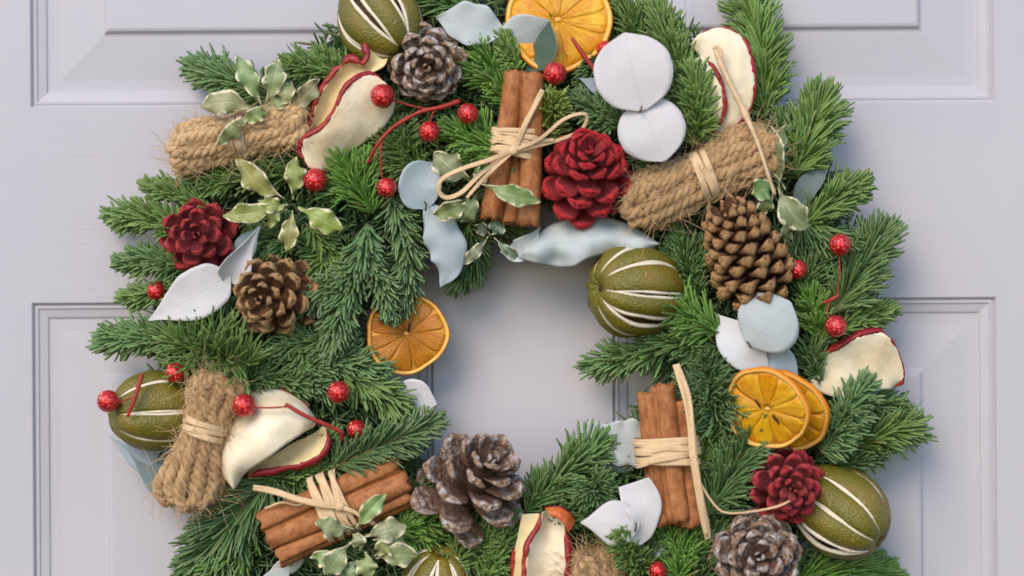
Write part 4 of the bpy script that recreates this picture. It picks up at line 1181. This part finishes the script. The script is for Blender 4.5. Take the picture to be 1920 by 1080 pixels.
EGR = "eucalyptus leaves on the wreath"
def euc(label, leaves, stem=None):
    c = leaves[0][0][0]
    fr = Frame(*c)
    root = thing("eucalyptus_sprig", fr, label, "eucalyptus", EGR)
    for k, lf in enumerate(leaves):
        mid, prof, col = lf[:3]
        kw = lf[3] if len(lf) > 3 else {}
        V, F, at = leaf_geo(mid, prof, seed=k + c[0] * .1, **kw)
        part("leaf", fr, V, F, EUC, root, dict(u=at["u"], v=at["v"]), color=col)
    if stem is not None:
        part("stem", fr, *tube(spline(q(stem), 16), 1.7, 6), STEMGREEN, root)
    return fr, root
WH, PB, BLU, GRY, DKG = (0.61, 0.575, 0.575), (0.45, 0.485, 0.48), (0.34, 0.41, 0.46), (0.22, 0.28, 0.28), (0.075, 0.115, 0.085)
euc("pair of blue-grey leaves at the top between frosted cone and orange slice", [
    ([(948, 62, 150), (885, 46, 158), (818, 34, 150)], wprof(OVAL, 40), PB, dict(cup=.12, wave=3)),
    ([(925, 75, 146), (975, 68, 156), (1030, 40, 168)], wprof(OVAL, 38), PB, dict(cup=-.15, tilt=[-10, -20, -30])),
    ([(985, 135, 140), (1018, 100, 160), (1031, 42, 170)], wprof(OVAL, 26), DKG, dict(tilt=[20, 30, 40]))])
euc("large pair of white rounded leaves at the top right", [
    ([(1206, 208, 226), (1186, 135, 236), (1170, 62, 226)], wprof(ROUND, 73), WH, dict(cup=.07, tilt=[2, 4], lw=1.0, rw=1.03)),
    ([(1196, 186, 214), (1225, 250, 226), (1247, 302, 220)], wprof(ROUND, 64), WH, dict(cup=-.06, tilt=[0, -6]))], [(1203, 200, 238), (1201, 206, 238), (1199, 212, 230)])
euc("small blue leaf peeping out left of the large white pair", [([(1150, 175, 150), (1115, 160, 158), (1084, 147, 160)], wprof(LANCE, 16), BLU)])
euc("pale grey hanging leaves left of the top cinnamon bundle", [
    ([(800, 392, 160), (788, 350, 166), (812, 305, 160)], wprof(ROUND, 40), (0.36, 0.43, 0.46), dict(cup=.35)),
    ([(797, 372, 158), (826, 430, 166), (842, 490, 160), (826, 540, 140)], wprof(OVAL, 36), (0.40, 0.455, 0.48), dict(cup=-.16, wave=4))], [(796, 378, 176), (800, 386, 176), (798, 396, 172)])
fr, rt = euc("large draped grey leaf under the big red cone, curled at its right end", [
    ([(938, 472, 128), (975, 470, 140), (1014, 425, 150)], wprof(LANCE, 22), PB, dict(cup=.3, tilt=[30, -20])),
    ([(978, 484, 150), (1000, 465, 158), (1010, 438, 160)], wprof(LANCE, 14), WH, dict(cup=.4))])
for Ac, Bc, bl, cl in (
        ([(992, 452, 120), (1020, 428, 128), (1060, 412, 132), (1120, 404, 132), (1172, 416, 134), (1205, 436, 138), (1232, 455, 142)],
         [(972, 484, 150), (1004, 494, 172), (1038, 500, 148), (1072, 500, 178), (1104, 484, 182), (1148, 474, 164), (1192, 476, 182), (1233, 460, 160)], 26, (0.50, 0.54, 0.54)),
        ([(1098, 472, 160), (1140, 462, 168), (1190, 463, 170), (1232, 455, 160)], [(1100, 474, 158), (1145, 473, 154), (1188, 478, 152), (1233, 459, 152)], -8, (0.33, 0.41, 0.47))):
    V, F, at = sheet(strip(Ac, Bc, 46, 17, bl, 4.6, 4), 1.2)
    part("leaf", fr, V, F, EUC, rt, dict(u=at["u"], v=at["v"] * .94), color=cl)
euc("white pointed leaf pair on the left between the red and the brown cone", [
    ([(431, 512, 182), (362, 556, 190), (276, 601, 170)], [4, 36, 44, 47, 44, 34, 22, 10, 1], WH, dict(cup=.12, tilt=[6, 0, -6])),
    ([(428, 528, 178), (448, 486, 192), (488, 424, 196)], [12, 30, 28, 20, 12, 6, 2], WH, dict(cup=.5, tilt=[-15, -35, -50])),
    ([(440, 500, 160), (462, 455, 164), (490, 422, 168)], wprof(LANCE, 24), GRY, dict(tilt=[20, 20]))])
euc("cluster of three blue-grey rounded leaves on the right above the orange pair", [
    ([(1402, 645, 212), (1432, 614, 222), (1482, 566, 214)], [4, 38, 54, 60, 62, 60, 52, 36, 3], PB, dict(cup=-.10, tilt=[4, 0])),
    ([(1446, 696, 180), (1394, 655, 196), (1348, 590, 176)], wprof(OVAL, 37), (0.62, 0.62, 0.63), dict(cup=.14, tilt=[10, 14])),
    ([(1404, 646, 176), (1455, 682, 182), (1504, 718, 168)], wprof(OVAL, 38), BLU, dict(cup=.1))], [(1400, 640, 218), (1404, 646, 220), (1408, 652, 214)])
euc("pair of white leaves at the bottom left of the right cinnamon bundle", [
    ([(1200, 985, 200), (1146, 980, 210), (1089, 980, 196)], [4, 30, 40, 43, 42, 34, 22, 10, 1], WH, dict(cup=-.10, tilt=[-4, 4])),
    ([(1196, 1024, 186), (1208, 965, 196), (1190, 905, 188)], [6, 20, 24, 27, 34, 36, 34, 30], WH, dict(cup=.25, tilt=[-35, -10, 10]))], [(1192, 978, 214), (1192, 986, 214), (1190, 996, 204)])
euc("pale blue translucent looking leaf left of the right cinnamon bundle", [
    ([(1215, 832, 125), (1155, 826, 128), (1096, 800, 118)], [20, 42, 44, 42, 34, 24, 16, 12], PB, dict(cup=.12, wave=4)),
    ([(1215, 858, 112), (1160, 866, 116), (1104, 872, 110)], wprof(LANCE, 22), GRY)])
euc("small white leaf tip at the left edge of the opening", [([(730, 742, 100), (775, 748, 112), (820, 757, 108)], wprof(OVAL, 38), WH, dict(cup=.1))])
euc("grey leaves hanging down at the far left under the lime", [
    ([(345, 862, 70), (275, 864, 80), (203, 816, 72)], wprof(LANCE, 24), (0.36, 0.42, 0.47), dict(cup=.15, tilt=[10, 20])),
    ([(348, 962, 70), (305, 905, 80), (236, 836, 78)], wprof(LANCE, 28), GRY, dict(tilt=[-10, -10], cup=.2))])
euc("dark rounded leaf at the upper right between two fir tips", [([(1496, 400, 130), (1512, 352, 142), (1552, 314, 136)], wprof(OVAL, 21), (0.13, 0.18, 0.17), dict(cup=.2, tilt=[15, 25]))])
euc("grey leaf edge at the bottom beside the lower right cinnamon", [([(1190, 1062, 130), (1225, 1025, 140), (1256, 985, 132)], wprof(LANCE, 20), PB, dict(tilt=[25, 25]))])
euc("white leaf edge below the lower left cinnamon bundle", [
    ([(500, 1078, 125), (545, 1058, 132), (588, 1030, 128)], wprof(LANCE, 18), WH, dict(tilt=[-20, -20])),
    ([(480, 1110, 125), (520, 1085, 132), (546, 1066, 128)], wprof(OVAL, 20), PB)])

PGR = "variegated leaf sprigs on the wreath"
PG1, PG2, PG3 = (0.235, 0.290, 0.125), (0.285, 0.305, 0.085), (0.17, 0.23, 0.085)
PW = [1.2, 1.6, 3.5, 9, 14, 17, 18, 17, 13, 7, 1]
def pitto(label, center, leaves, col, stem=None):
    fr = Frame(*center)
    root = thing("variegated_sprig", fr, label, "variegated sprig", PGR)
    rs = np.random.default_rng(int(center[0]))
    for k, lf in enumerate(leaves):
        (bx, by, bh), (tx, ty, th_), w_ = lf[:3]
        kw = dict(cup=rs.uniform(-.15, .3), wave=rs.uniform(4, 7), wfreq=rs.uniform(2.2, 3.2), tilt=[rs.uniform(-14, 14), rs.uniform(-22, 22)])
        if len(lf) > 3: kw.update(lf[3])
        dx, dy = tx - bx, ty - by
        bow = rs.uniform(-.10, .10) if len(lf) <= 4 else lf[4]
        mid = [(bx, by, bh), (lerp(bx, tx, .5) - dy * bow, lerp(by, ty, .5) + dx * bow, lerp(bh, th_, .5) + 14), (tx, ty, th_)]
        V, F, at = leaf_geo(mid, wprof(PW, w_), seed=k * 2.1 + center[0], n=26, m=11, th=1.6, **kw)
        c_ = tuple(c * rs.uniform(.85, 1.15) for c in col)
        part("leaf", fr, V, F, PITTO, root, dict(u=at["u"], v=at["v"]), color=c_)
    for s in (stem or [[(center[0] + 4, center[1] + 14, center[2] - 40), (center[0] + 1, center[1] + 4, center[2] - 12), center]]):
        part("stem", fr, *tube(spline(q(s), 14), 3.0, 6), STEMGREEN, root)

pitto("tall leaved variegated sprig above the pale upper left rope bundle", (495, 205, 180), [
    ((490, 198, 176), (446, 106, 186), 19), ((500, 196, 174), (520, 112, 182), 21), ((520, 200, 174), (546, 154, 180), 17),
    ((530, 208, 172), (598, 147, 176), 18), ((482, 206, 180), (376, 200, 186), 24), ((474, 204, 176), (392, 174, 178), 20),
    ((470, 210, 186), (408, 274, 204), 16, dict(tilt=[20, 40])), ((505, 208, 182), (466, 232, 200), 15), ((500, 200, 168), (540, 190, 176), 17)], PG1)
pitto("star shaped yellow-green variegated sprig on the left below the rope", (545, 384, 185), [
    ((536, 374, 182), (446, 298, 188), 23), ((548, 372, 182), (553, 296, 188), 20), ((534, 384, 184), (419, 406, 190), 19),
    ((558, 388, 184), (643, 432, 186), 23), ((549, 396, 184), (539, 470, 184), 18), ((536, 392, 182), (500, 424, 176), 14), ((540, 386, 180), (486, 378, 192), 15)], PG2)
pitto("variegated sprig caught behind the raffia bow of the top cinnamon", (890, 352, 182), [
    ((885, 340, 184), (813, 288, 190), 27), ((905, 346, 206), (1013, 379, 212), 19), ((880, 372, 180), (813, 402, 190), 19),
    ((895, 362, 182), (862, 415, 184), 17), ((898, 348, 180), (900, 316, 190), 13)], PG3)
pitto("grey-green curled variegated sprig below the top cinnamon", (928, 432, 145), [
    ((922, 440, 142), (942, 414, 152), 17), ((915, 445, 142), (868, 496, 146), 11), ((926, 446, 140), (978, 490, 136), 9), ((918, 440, 138), (893, 424, 140), 12)], (0.16, 0.21, 0.13))
pitto("variegated sprig at the end of the upper right rope bundle", (1462, 362, 178), [
    ((1462, 360, 178), (1446, 238, 188), 24, dict(tilt=[20, 45])), ((1470, 356, 176), (1470, 236, 184), 20, dict(tilt=[-10, -30]), -.16),
    ((1452, 352, 182), (1410, 366, 190), 22), ((1456, 352, 200), (1512, 430, 206), 27, dict(cup=.1, tilt=[0, 0])), ((1450, 362, 170), (1428, 402, 172), 15), ((1476, 412, 166), (1476, 452, 164), 12)], PG3)
pitto("bushy variegated sprig at the bottom left beside the lower cinnamon bundle", (680, 1015, 195), [
    ((668, 992, 206), (724, 924, 214), 17, dict(fold=.5)), ((662, 988, 206), (594, 976, 208), 21), ((684, 1004, 204), (764, 984, 206), 23),
    ((698, 1012, 200), (760, 1018, 196), 14), ((656, 1018, 200), (612, 1078, 200), 23), ((688, 1034, 204), (690, 1082, 208), 20),
    ((704, 1048, 196), (784, 1042, 198), 23), ((706, 1040, 200), (742, 1016, 206), 17), ((642, 1058, 182), (582, 1044, 186), 16),
    ((670, 1050, 190), (648, 1092, 190), 18), ((676, 1030, 196), (664, 1000, 206), 15)], PG1,
    stem=[[(664, 985, 200), (685, 1020, 192), (712, 1052, 186)]])
